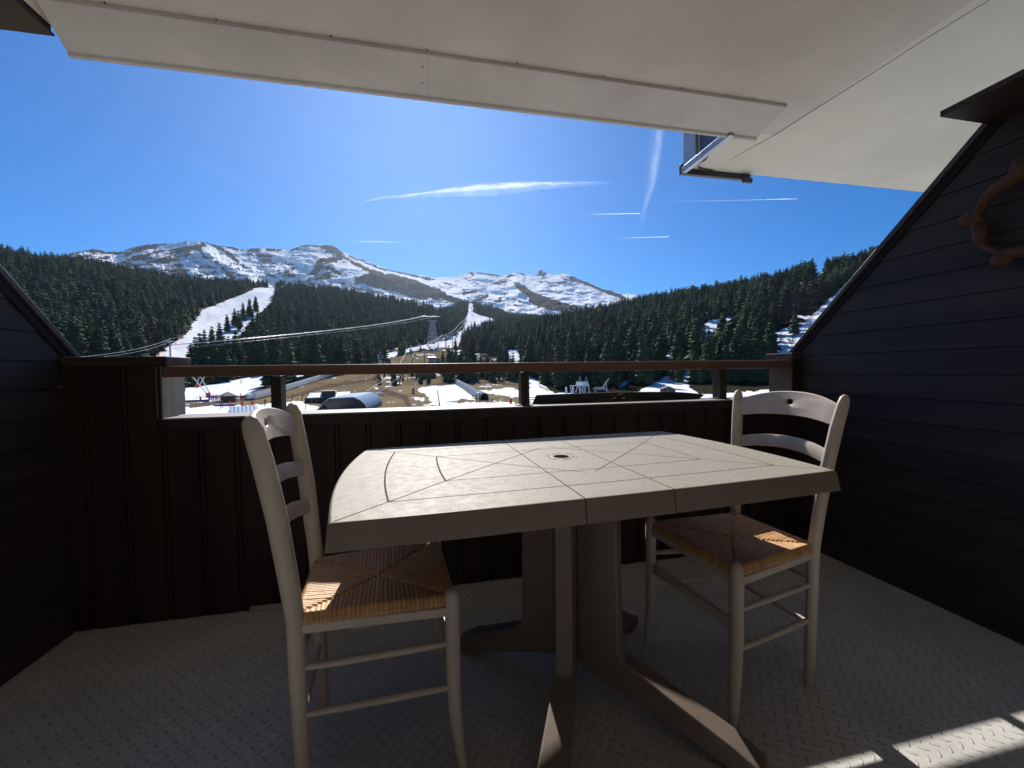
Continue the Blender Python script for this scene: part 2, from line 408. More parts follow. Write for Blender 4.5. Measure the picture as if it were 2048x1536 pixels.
SNOW = [
 [(505, 576), (552, 574), (547, 600), (505, 640), (455, 700), (425, 738), (300, 738), (300, 722), (335, 692), (366, 672), (384, 645), (403, 618), (445, 603), (480, 590)],
 [(370, 776), (430, 768), (480, 757), (520, 750), (570, 738), (640, 722), (700, 714), (758, 706), (802, 695), (846, 687), (883, 678), (910, 670), (926, 655), (934, 630), (938, 600), (938, 570), (946, 570), (945, 592), (947, 624), (986, 638), (998, 647), (938, 664), (915, 694), (880, 696), (839, 700), (802, 707), (788, 714), (758, 716), (720, 730), (700, 738), (640, 746), (548, 767), (480, 798), (440, 803), (370, 803)],
 [(360, 815), (440, 810), (492, 812), (545, 806), (600, 803), (640, 815), (655, 820), (600, 842), (360, 845)],
 [(832, 780), (856, 772), (912, 769), (944, 790), (950, 800), (925, 798), (912, 801), (880, 806), (859, 804), (856, 792)],
 [(842, 811), (880, 805), (960, 805), (1030, 803), (1030, 808), (950, 812)],
 [(956, 782), (1018, 776), (1052, 788), (1045, 797), (1000, 791)],
 [(1006, 700), (1038, 697), (1042, 738), (1078, 765), (1108, 785), (1200, 790), (1200, 806), (1060, 806), (1058, 775), (1026, 738)],
 [(1180, 797), (1270, 785), (1330, 755), (1385, 735), (1400, 745), (1372, 768), (1400, 790), (1440, 787), (1560, 778), (1620, 780), (1620, 806), (1180, 806)],
 [(1252, 742), (1272, 748), (1258, 765), (1238, 777), (1245, 760)],
 [(1396, 662), (1420, 640), (1475, 632), (1484, 650), (1445, 676), (1400, 682)],
 [(1322, 715), (1345, 690), (1352, 700), (1333, 722)],
 [(1520, 700), (1550, 665), (1590, 648), (1640, 640), (1640, 700), (1560, 722), (1520, 722)],
 [(1765, 530), (1790, 530), (1760, 580), (1710, 620), (1660, 650), (1595, 655), (1636, 620), (1664, 590), (1700, 562)],
 [(1625, 545), (1655, 540), (1648, 562), (1628, 566)], [(108, 640), (126, 640), (128, 668), (112, 662)],
 [(60, 528), (150, 530), (150, 518), (60, 515)], [(905, 700), (925, 700), (925, 712), (905, 712)]]
GRASS = [[(355, 800), (470, 812), (490, 795), (545, 770), (700, 743), (735, 730), (790, 712), (905, 692), (925, 712), (1000, 716), (1010, 745), (1060, 775), (1060, 870), (355, 870)],
         [(355, 800), (1060, 800), (1060, 806), (1800, 806), (2400, 1000), (2400, 3600), (-300, 3600), (-300, 800)]]
FIELD = SNOW[:8]+SNOW[12:13]+GRASS
jx = (fbm(GPX*.09, PY*.2, 11)-.5)*14; jy = (fbm(GPX*.09, PY*.25, 12)-.5)*7
sn = np.zeros(GPX.shape); gr = np.zeros(GPX.shape)
for P in SNOW: sn[inpoly(GPX+jx, PY+jy, P)] = 1
for P in GRASS: gr[inpoly(GPX+jx, PY+jy, P)] = 1
sn[(GR < 88) & (GPX > 1250)] = 1  # unseen snow added below to bounce light onto the right-hand soffit
patchy = fbm(GPX*.045, PY*.22, 41)
sn[(patchy > .66) & (gr > 0) & (PY < 812) & (PY > 700)] = .8
# the far side of the left crest and the ridge keeps its snow
sn[(fbm(GPX*.03, PY*.12, 44) > .70) & (PY < 735)] = .7
dirt = np.zeros(GPX.shape)
for P, wd in (([(382, 812), (440, 805), (470, 803)], 4), ([(690, 746), (548, 767), (484, 797)], 4.5), ([(700, 716), (760, 708), (846, 689), (905, 676)], 1.8), ([(300, 722), (335, 690), (366, 670), (384, 643), (403, 617), (445, 601), (505, 577)], 3),
             ([(575, 795), (660, 772), (760, 757)], 3), ([(760, 780), (810, 795), (830, 840)], 5), ([(850, 770), (960, 765), (1040, 770)], 2)):
    dirt[dline(GPX, PY+jy*.3, P) < wd] = 1
sn[(dirt > 0) & (sn > 0)] *= .0
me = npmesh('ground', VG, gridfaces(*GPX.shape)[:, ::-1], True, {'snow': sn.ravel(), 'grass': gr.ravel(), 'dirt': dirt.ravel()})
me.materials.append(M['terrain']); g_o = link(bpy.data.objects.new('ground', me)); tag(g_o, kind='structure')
# wide valley sheet under everything, reaching the horizon
mb = MB(); mb.box(-7000, 7000, -7000, 7000, -420, -400)
mb.v = [(x, y, z) for x, y, z in mb.v]
vs = mb.build('valley_floor', simple('far_valley', (.12, .11, .07), .9, scale=.002)); tag(vs, kind='structure')

# ---------------------------------------------------------------- mountain
SKY = [(-200, 560), (60, 520), (110, 514), (150, 505), (190, 498), (215, 504), (240, 504), (265, 494), (290, 490), (330, 487), (360, 485), (385, 483), (412, 485), (440, 492), (462, 494), (480, 498), (495, 499), (503, 496), (520, 497), (531, 496), (545, 496), (565, 499), (580, 500), (600, 492), (613, 489), (640, 491), (655, 490), (668, 492), (680, 502), (700, 509), (715, 515), (740, 526), (780, 540), (820, 548), (845, 552), (860, 556), (900, 554), (920, 550), (944, 543), (956, 544), (975, 547), (1000, 549), (1018, 549), (1024, 546), (1034, 544), (1046, 546), (1051, 551), (1075, 549), (1090, 547), (1110, 549), (1130, 548), (1145, 553), (1155, 557), (1180, 567), (1197, 575), (1203, 577), (1230, 584), (1245, 588), (1262, 588), (1285, 593), (1340, 605), (1500, 625), (1900, 640)]
mx = np.arange(-150, 1700, 1.0); sx, sy = zip(*SKY)
sky0 = np.interp(mx, sx, sy); sky0 = np.convolve(np.pad(sky0, 4, 'edge'), np.hanning(11)[1:-1]/np.hanning(11).sum(), 'valid')
skyj = (vn(mx*.25, mx*0, 5)-.5)*1.8+(vn(mx*.6, mx*0, 6)-.5)*1.0; skyl = sky0+skyj
NT = 230; tt = np.linspace(0, 1, NT)
MX, TT = np.meshgrid(mx, tt)
ybot = np.interp(mx, [-150, 500, 900, 1100, 1300, 1700], [640, 640, 655, 660, 660, 690])
MY = ybot[None, :]+(sky0-ybot)[None, :]*TT+skyj[None, :]*TT**25
r1 = np.interp(mx, [-150, 200, 420, 660, 860, 1040, 1200, 1700], [3600, 3800, 3400, 3300, 3900, 4300, 4200, 4600])
r0 = np.interp(mx, [-150, 500, 900, 1100, 1300, 1700], [1500, 1500, 1750, 1800, 1800, 1800])
rid = 1-np.abs(2*fbm(MX*.018+MY*.012, MY*.05-MX*.006, 21)-1)
rid2 = fbm(MX*.05, MY*.10, 23)
MR = r0[None, :]+(r1-r0)[None, :]*TT**1.15+np.sin(np.pi*np.clip(TT, 0, 1))**.7*((rid-.6)*420+(rid2-.5)*150)
# spurs standing forward of the face
for line, wd, am in (([(700, 552), (772, 547), (831, 562), (922, 603)], 26, -330), ([(1034, 566), (1050, 585), (1090, 606), (1150, 618)], 16, -240), ([(400, 495), (450, 530), (500, 560)], 16, -160), ([(640, 500), (640, 540), (620, 560)], 20, -140)):
    MR = MR+am*np.exp(-(dline(MX, MY, line)/wd)**2)*np.clip((1-TT)*6, 0, 1)
for j in range(1, NT): MR[j] = np.maximum(MR[j], MR[j-1]+1.5)
thr = np.interp(mx, [0, 250, 480, 640, 720, 860, 1000, 1300], [.55, .55, .585, .60, .56, .63, .65, .71])[None, :]*np.ones_like(MX)
sg = np.where(MX > 690, -1, 1)*.10
na = .75*fbm(MX*.05+MY*sg, MY*.16-MX*.03, 31, 5)+.25*fbm(MX*.2+MY*sg*3, MY*.6, 37, 4)
sc_ = thr-na                                     # > 0 snow
jx2 = (fbm(MX*.1, MY*.2, 33)-.5)*10; jy2 = (fbm(MX*.1, MY*.2, 34)-.5)*6
def rock(pts, wd, k=.3):
    global sc_
    sc_ = sc_-k*np.exp(-(dline(MX+jx2, MY+jy2, pts)/wd)**4)
def snowl(pts, wd, k=.3): rock(pts, wd, -k)
for a in [([(115, 514), (160, 501), (192, 499), (240, 505)], 5), ([(250, 508), (290, 494), (330, 489)], 5), ([(270, 517), (330, 505), (395, 493)], 5), ([(300, 528), (372, 510)], 6, .2),
          ([(395, 493), (420, 487), (455, 505), (490, 538)], 4), ([(400, 500), (440, 535), (462, 552)], 5), ([(320, 545), (372, 545)], 5, .2), ([(430, 485), (470, 495), (490, 497)], 4),
          ([(496, 499), (519, 500)], 4), ([(531, 498), (564, 501)], 3), ([(518, 511), (540, 512)], 4), ([(522, 533), (547, 534)], 3), ([(518, 523), (540, 522)], 3),
          ([(575, 502), (602, 492), (626, 490), (665, 491)], 3), ([(645, 492), (674, 503), (680, 518), (665, 521), (634, 521)], 6), ([(635, 532), (626, 546), (635, 556), (655, 554)], 7),
          ([(655, 534), (671, 542)], 5), ([(684, 507), (710, 528), (733, 538), (762, 546)], 3), ([(538, 546), (551, 556)], 5), ([(573, 544), (587, 552)], 4),
          ([(720, 560), (760, 552), (800, 560), (840, 574), (870, 590)], 10, .5), ([(740, 566), (790, 574), (850, 590)], 10, .4), ([(860, 580), (900, 597), (925, 608)], 5, .4),
          ([(700, 513), (760, 536), (830, 552), (860, 558)], 2), ([(944, 545), (946, 549)], 4), ([(956, 546), (990, 551), (1020, 553)], 2.5), ([(1020, 548), (1049, 550)], 4), ([(1036, 574), (1060, 588), (1100, 604), (1150, 617)], 7, .5),
          ([(1060, 600), (1090, 612), (1130, 620)], 5, .4), ([(983, 569), (1020, 561)], 3), ([(927, 586), (951, 583)], 3), ([(976, 618), (1010, 588)], 2.5, .25), ([(932, 610), (976, 591)], 2.5, .25), ([(1007, 632), (1044, 600)], 3, .15),
          ([(1144, 555), (1190, 574), (1249, 596)], 4, .4), ([(1080, 564), (1130, 566)], 2), ([(1080, 548), (1090, 549)], 3), ([(1000, 600), (1030, 610)], 3, .2), ([(850, 556), (870, 560)], 2)]: rock(*a)
for a in [([(320, 496), (370, 490), (398, 485)], 5), ([(282, 515), (350, 502)], 3), ([(412, 487), (450, 515), (500, 545)], 3.5), ([(410, 500), (430, 530), (445, 545)], 5), ([(225, 520), (262, 500)], 3), ([(460, 505), (520, 530), (560, 560)], 7, .2),
          ([(560, 505), (620, 505)], 5, .2), ([(600, 545), (635, 515)], 8, .25), ([(690, 510), (760, 543), (830, 556)], 3, .25), ([(690, 545), (715, 550)], 9, .3), ([(640, 560), (700, 562)], 2), ([(720, 568), (790, 590)], 2.5, .5),
          ([(920, 565), (1000, 575)], 10, .1), ([(1020, 568), (1050, 600), (1060, 620)], 7, .25), ([(1120, 600), (1180, 585)], 14, .15)]: snowl(*a)
sc_ = sc_+(fbm(MX*.30+MY*sg*7, MY*.85-MX*.1, 39, 4)-.5)*.42
snow_m = np.clip(.5+sc_*5, 0, 1)
skirt = pts_at(mx, skyl+25, r1+1200)
VM = np.concatenate([pts_at(MX, MY, MR), skirt])
FM = gridfaces(NT+1, len(mx))[:, ::-1]
me = npmesh('mountain', VM, FM, True, {'snow': np.concatenate([snow_m.ravel(), np.ones(len(mx))])})
me.materials.append(M['mountain']); tag(link(bpy.data.objects.new('mountain', me)), kind='structure')

# ================================================================= BALCONY
XL, XR, YP, YO = -1.34, 1.98, 1.79, 1.935
ZC = 2.30
def clip_mesh(o, co, no):
    import bmesh
    bm = bmesh.new(); bm.from_mesh(o.data)
    g = bmesh.ops.bisect_plane(bm, geom=bm.verts[:]+bm.edges[:]+bm.faces[:], plane_co=co, plane_no=no, clear_outer=True)
    bmesh.ops.holes_fill(bm, edges=[e for e in bm.edges if e.is_boundary])
    bm.to_mesh(o.data); bm.free()
mb = MB(); mb.box(XL-.3, XR+.3, -1.3, YO+.02, -.22, 0)
fl = mb.build('balcony_floor', M['floor']); tag(fl, kind='structure')
mb = MB(); mb.box(-2.4, 3.2, -1.36, -1.2, -.2, ZC)
bw = mb.build('house_wall', simple('house_wall_render', (.74, .68, .60), .8)); tag(bw, kind='structure')

def board_row_x(mb, x0, x1, y0, y1, z0, z1, pitch=.1265, ph=-.886, gap=.005):
    """vertical boards seen from -y, with a shadow gap and a second shallow groove beside it"""
    k = math.floor((x0-ph)/pitch)
    x = ph+k*pitch
    while x < x1:
        a = max(x+gap/2, x0); b = min(x+pitch-gap/2, x1)
        if b-a > .002:
            # wide face then a thin bead
            s = b-.016
            if s > a: mb.box(a, s, y0, y1, z0, z1)
            if b > max(a, s+.004): mb.box(max(a, s+.004), b, y0+.0025, y1, z0, z1)
        x += pitch
def plank_wall(name, x0, x1, face, label):
    """side wall of lapped horizontal planks cut at 45 degrees; face = inward side"""
    root = empty(name, ((x0+x1)/2, .3, 0)); tag(root, label, 'wall')
    T = Vector((-(x0+x1)/2, -.3, 0))
    mb = MB(); z = 1.0302-11*.1003; P = .1003
    s = 1 if face > 0 else -1
    k = 0
    while z < 1.83:
        zb = max(z, .0)
        xa = x1 if s > 0 else x0      # inner plane
        # each plank leans a little: lower edge stands 5 mm proud
        if z+P-.004 > zb:
            mb.hexa([(xa-s*.03+T.x, -1.2+T.y, zb), (xa+s*.0-0+T.x, -1.2+T.y, zb), (xa+T.x, YP+.145+T.y, zb), (xa-s*.03+T.x, YP+.145+T.y, zb),
                     (xa-s*.03+T.x, -1.2+T.y, z+P-.002), (xa-s*.004+T.x, -1.2+T.y, z+P-.002), (xa-s*.004+T.x, YP+.145+T.y, z+P-.002), (xa-s*.03+T.x, YP+.145+T.y, z+P-.002)] if s > 0 else
                    [(xa+T.x, -1.2+T.y, zb), (xa+.03+T.x, -1.2+T.y, zb), (xa+.03+T.x, YP+.145+T.y, zb), (xa+T.x, YP+.145+T.y, zb),
                     (xa+.004+T.x, -1.2+T.y, z+P-.002), (xa+.03+T.x, -1.2+T.y, z+P-.002), (xa+.03+T.x, YP+.145+T.y, z+P-.002), (xa+.004+T.x, YP+.145+T.y, z+P-.002)])
        z += P
    o = mb.build('planks', M['dark_h'], root); clip_mesh(o, (0, 1.83-.3, 1.04), (0, 1, 1))
    mb = MB(); c0, c1 = (x0, x1-.028) if s > 0 else (x0+.028, x1)
    mb.box(c0+T.x, c1+T.x, -1.2+T.y, YP+.145+T.y, -.02, 1.83); o = mb.build('backing', M['gap'], root); clip_mesh(o, (0, 1.83-.3, 1.035), (0, 1, 1))
    # rake trim board along the 45 degree edge
    mb = MB(); a = Vector((0, 1.875, 1.02)); b = Vector((0, 1.045, 1.85)); n = Vector((0, 1, 1)).normalized()*.028
    xi = x1+.012 if s > 0 else x0-.012; xo = x0-.03 if s > 0 else x1+.03
    lo, hi = min(xi, xo)+T.x, max(xi, xo)+T.x
    q = [a-n*.30, a+n*.45, b+n*.45, b-n*.30]
    mb.prism([(p.y+T.y, p.z) for p in q], 0, lo, hi); mb.build('rake_board', M['rake'], root, bevel=.003)
    mb = MB(); q = [a-n*1.35, a-n*.33, b-n*.33, b-n*1.35]; xs = xi-s*.008
    mb.prism([(p.y+T.y, p.z) for p in q], 0, min(xs, xs-s*.02)+T.x, max(xs, xs-s*.02)+T.x); mb.build('rake_batten', M['gap'], root)
    return root, T
rw, T = plank_wall('side_wall', XR, XR+.09, -1, 'dark brown plank side wall right of the table with a slanting top edge')
mb = MB(); mb.box(1.743+T.x, XR+.12+T.x, -1.1+T.y, 1.061+T.y, 1.822, 1.842); mb.build('ledge_board', M['dark_h'], rw, bevel=.002)
lw, T = plank_wall('side_wall', XL-.09, XL, 1, 'dark brown plank side wall at the left edge behind the left-hand chair')

# parapet with its two taller ends
root = empty('parapet', (0, YP, 0)); tag(root, 'dark brown boarded balcony parapet behind the table', 'parapet')
mb = MB(); board_row_x(mb, XL, XR, 0, .03, .003, .756); mb.build('boards', M['dark_v'], root)
mb = MB(); board_row_x(mb, XL, -1.026, 0, .03, .757, 1.01); mb.build('end_boards', M['dark_v'], root)
mb = MB(); mb.box(1.93, XR, 0, .03, .757, 1.01); mb.build('end_boards', M['dark_v'], root)
mb = MB(); mb.box(XL, XR, .0285, .145, .001, .775); mb.box(XL, -1.045, .0285, .145, .776, 1.01); mb.box(1.945, XR, .0285, .145, .776, 1.01); mb.build('backing', M['gap'], root)
mb = MB(); mb.box(-1.024, 1.926, -.004, .165, .7985, .805); mb.build('sill', simple('sill_sheet', (.34, .32, .31), .5, scale=9, c2=(.24, .21, .20), stretch=(.06, 1, 1), bump=.3), root, bevel=.0015)
mb = MB(); mb.box(-1.024, 1.926, -.003, .027, .757, .798); mb.build('top_batten', M['dark_h'], root)
mb = MB(); mb.box(-1.044, -1.022, .004, .15, .8065, 1.008); mb.build('end_panel', M['grey_wood'], root)
mb = MB(); mb.box(1.924, 1.944, .004, .15, .8065, 1.008); mb.build('end_panel', wood('brown_grey_board', (.085, .07, .06), (.05, .042, .038), .7), root)
for x0, x1 in ((XL, -1.0), (1.915, XR)):
    mb = MB(); mb.box(x0, x1, -.006, .165, 1.0115, 1.047); mb.build('cap_board', M['capw'], root, bevel=.003)

root = empty('railing', (0, YP+.065, .805)); tag(root, 'red brown wooden handrail on short posts above the parapet', 'railing')
mb = MB(); mb.box(-1.019, 1.921, -.062, .078, .160, .204); mb.build('handrail', M['rail'], root, bevel=.004)
for px in (554, 1049, 1443):
    x = hit(px, 770, 1, YP+.05).x
    mb = MB(); mb.box(x-.020, x+.020, -.030, .030, .001, .1585); mb.build('post', M['post'], root, bevel=.002)
    mb = MB(); mb.box(x-.045, x+.045, -.036, .036, .153, .1588); mb.build('bracket', M['darkmetal'], root)
    mb = MB(); mb.box(x-.04, x+.04, -.034, .034, .0005, .004); mb.build('foot_plate', M['darkmetal'], root)

# ceiling, soffit panel, right-hand soffit
root = empty('balcony_ceiling', (0, 0, ZC)); tag(root, 'cream painted balcony ceiling above the table', 'ceiling')
mb = MB(); mb.box(-1.37, XR-.002, -1.2, 1.955, .0, .2); mb.build('slab', M['plaster'], root)
mb = MB(); mb.box(XR-.002, 7.5, -1.2, 2.375, 0, .2); mb.box(1.70, XR-.002, 1.955, 2.375, 0, .2); mb.build('slab', M['plaster_daylit'], root)
mb = MB(); mb.tube([(2.05, .9, -.0003), (2.034, 1.108, -.0003), (2.013, 1.282, -.0003), (2.006, 1.426, -.0003), (1.983, 1.698, -.0003), (1.968, 1.936, -.0003), (1.935, 2.10, -.0003), (1.912, 2.235, -.0003)], [.0015, .0018, .002, .0028, .0045, .0045, .003, .0006], 6, b=[.001]*8, side=(1, 0, 0)); mb.build('crack', M['screw'], root)
root = empty('soffit_panel', (0, 1.85, ZC)); tag(root, 'long grey white boxed panel along the outer edge of the ceiling', 'panel')
jo = hit(857, 130, 2, 2.285).x
for a, b in ((0, 1), (1, 0)):
    xa0, xa1 = (-1.31, -1.405) if a == 0 else (jo+.0004, jo+.0004)
    xb0, xb1 = (jo-.0004, jo-.0004) if a == 0 else (1.80, 1.862)
    mb = MB()
    P = lambda x, y, z: (x, y-1.85, z)
    zi, zo = -.002, -.016
    # rounded inner return, flat face, drip lip
    prof = [(0, -.001), (.004, -.009), (.016, -.014), (.9, -.020), (.93, -.030), (.985, -.031), (1.0, -.022), (1.0, .12)]
    vs = []
    for t, z in prof:
        y = 1.715+t*.27
        vs += [P(xa0+(xa1-xa0)*t, y, z), P(xb0+(xb1-xb0)*t, y, z)]
    n = len(prof); fs = [(2*i, 2*i+1, 2*i+3, 2*i+2) for i in range(n-1)]
    vs += [P(xa0, 1.715, .12), P(xb0, 1.715, .12)]
    fs += [(0, 2*n, 2*n+1, 1), tuple([2*i for i in range(n)]+[2*n])[::-1], tuple([2*i+1 for i in range(n)]+[2*n+1]), (2*n-2, 2*n-1, 2*n+1, 2*n)]
    mb.add(vs, fs); mb.build('panel', M['fascia'], root)
mb = MB()
for px, py in ((845, 133), (845, 165)):
    mb = MB(); h = hit(px, py, 2, 2.2835); mb.tube([(h.x, h.y-1.85, h.z-ZC+.004), (h.x, h.y-1.85, h.z-ZC-.004)], .003, 8); mb.build('screw', M['screw'], root)
for x in (-1.1, -.75, -.35, .02, .4, .8, 1.2, 1.6): mb = MB(); mb.tube([(x, -.14, .0), (x, -.14, -.004)], .003, 6); mb.build('screw', M['screw'], root)
root = empty('eave_beam', (-2.2, 1.7, ZC)); tag(root, 'dark brown timber eave beam in the top left corner', 'beam')
mb = MB(); mb.box(-1.4, .82, -.35, .17, -.012, .2); mb.build('beam', M['dark_h'], root)
mb = MB(); mb.box(-1.4, .82, -.02, .185, -.02, -.012); mb.build('lower_board', wood('stained_fascia_board', (.05, .035, .03), (.02, .03, .03), .4, axis=0), root)
root = empty('dormer_flashing', (1.7, 2.3, ZC)); tag(root, 'grey metal flashing round the corner of the soffit above the railing', 'flashing')
mb = MB(); mb.box(-.035, -.002, -.35, .09, -.034, .004); mb.build('edge_strip', M['metal'], root, bevel=.002)
mb = MB(); mb.box(-.035, .50, .078, .105, -.036, .03); mb.box(.43, .50, .06, .078, -.062, -.03); mb.build('front_strip', M['darkmetal'], root, bevel=.002)
mb = MB(); mb.box(-.028, .0, -.05, .075, .006, 1.0); mb.build('corner_post', M['metal'], root, bevel=.003)
mb = MB(); mb.box(.003, .03, -.34, .06, .205, 1.0); mb.box(-.004, .02, -.34, -.06, .006, .204); mb.build('cladding', simple('blue_grey_cladding', (.10, .13, .17), .45, metal=.5), root)
# stains on the soffit corner
mb = MB()
rng = random.Random(4)
sp = [(.012, -.30), (.022, -.22), (.016, -.14), (.035, -.07), (.028, .0), (.06, .04), (.12, .055), (.2, .06)]
mb.tube([(x, y, -.0035) for x, y in sp], [.004, .012, .007, .016, .010, .018, .012, .003], 8, b=[.0012]*8)
mb.build('stain', simple('soffit_stain', (.20, .17, .13), .9), root)

# small white offcut at the foot of the parapet
a = hit(507, 1220, 2, .0); b = hit(560, 1213, 2, .0)
mb = MB(); mb.box(-.06, .06, -.012, .0, .0, .02); o = mb.build('offcut', simple('pale_offcut', (.45, .45, .40), .7), bevel=.002)
o.location = (-.83+.10, YP-.004, .001); o.location.x = hit(533, 1215, 1, YP-.01).x; tag(o, 'small pale strip of board on the floor against the parapet', 'wood strip')

# banner laid along the sill, tied to two posts
yb = YP+.118
out = [(1064, 809), (1073, 790), (1110, 788.5), (1160, 786.5), (1231, 784.5), (1300, 783.5), (1359, 784), (1390, 786.5), (1408, 789.5), (1398, 797), (1388, 806)]
pts = [hit(x, y, 1, yb) for x, y in out]; cx = sum(p.x for p in pts)/len(pts)
root = empty('banner', (cx, yb, .80)); tag(root, 'dark navy board with yellow flashes lying behind the parapet between two posts', 'board')
mb = MB(); q = [(p.x-cx, p.z-.80) for p in pts]; q = q[::-1]
mb.prism([(q[i][0], q[i][1]) for i in range(len(q))], 1, -.006, .006)
sheet = mb.build('sheet', M['navy'], root, bevel=.001)
for pl, mt in (([(1233, 790), (1240, 786), (1247, 785.5), (1243, 789)], 'yellow'), ([(1224, 797.5), (1231, 793), (1233, 794), (1229, 798)], 'yellow'), ([(1243, 796), (1250, 793), (1251, 795), (1247, 798.5)], 'yellow'),
               ([(1219, 792), (1224, 788.5), (1228, 791), (1223, 792)], 'ochre'), ([(1180, 803), (1200, 798), (1218, 796), (1229, 800), (1222, 803)], 'ochre'), ([(1245, 801), (1262, 795), (1280, 798), (1288, 801), (1265, 803)], 'ochre')):
    p3 = [hit(x, y, 1, yb-.0065) for x, y in pl]
    mb = MB(); mb.add([(p.x-cx, -.0068, p.z-.80) for p in p3], [tuple(range(len(p3)))[::-1]]); mb.build('flash', M[mt], sheet)
def cord(pp, label, y=YP+.02, r=.0016):
    p3 = [hit(x, yy, 1, y+k*.02) for k, (x, yy) in enumerate(pp)]
    mb = MB(); o0 = p3[0]; mb.tube([p-o0 for p in p3], r, 6); o = mb.build('cord', M['cord'], None, True); o.location = o0
    tag(o, label, 'cord')
cord([(1040, 792), (1052, 796), (1070, 794), (1088, 792)], 'upper white cord tied round the middle rail post', YP+.10, .0022)
cord([(1052, 800), (1066, 799), (1082, 801), (1096, 803)], 'lower white cord lying across the middle rail post foot', YP+.09, .0022)
cord([(1420, 797), (1436, 796), (1446, 801), (1462, 800)], 'white cord tied round the right-hand rail post', YP+.02)

# rustic wooden ring on the right wall
root = empty('wall_ring', (XR-.03, .93, 1.47)); tag(root, 'reddish brown rustic wooden ring hanging on the right-hand plank wall', 'wall ornament')
ang = [math.radians(a) for a in range(0, 361, 12)]
mb = MB()
def rp(t, rad, dx=0): return Vector((-.012+dx, rad*math.cos(t), rad*math.sin(t)))
rng = random.Random(9)
pts = []; rr = []
for i, t in enumerate(ang[:-1]+[ang[0]]):
    k = (i % 30); lump = .5+.5*math.cos(k/30*2*math.pi*5+.6)
    pts.append(rp(t, .142-.010*lump+.004*math.sin(k*2.1))); rr.append(.020+.012*lump)
pts[-1] = pts[0]; rr[-1] = rr[0]
mb.tube(pts, rr, 10, b=[x*.7 for x in rr], side=(1, 0, 0)); mb.build('ring', M['rustic'], root, True)
for k in range(5):
    t = 2*math.pi*(k+.10)/5+math.radians(0)
    mb = MB(); mb.tube([rp(t, .125, -.004), rp(t, .15, -.006), rp(t+.05, .172, -.004), rp(t+.08, .180, 0)], [.018, .028, .024, .012], 8); mb.build('knot', M['rustic'], root, True)

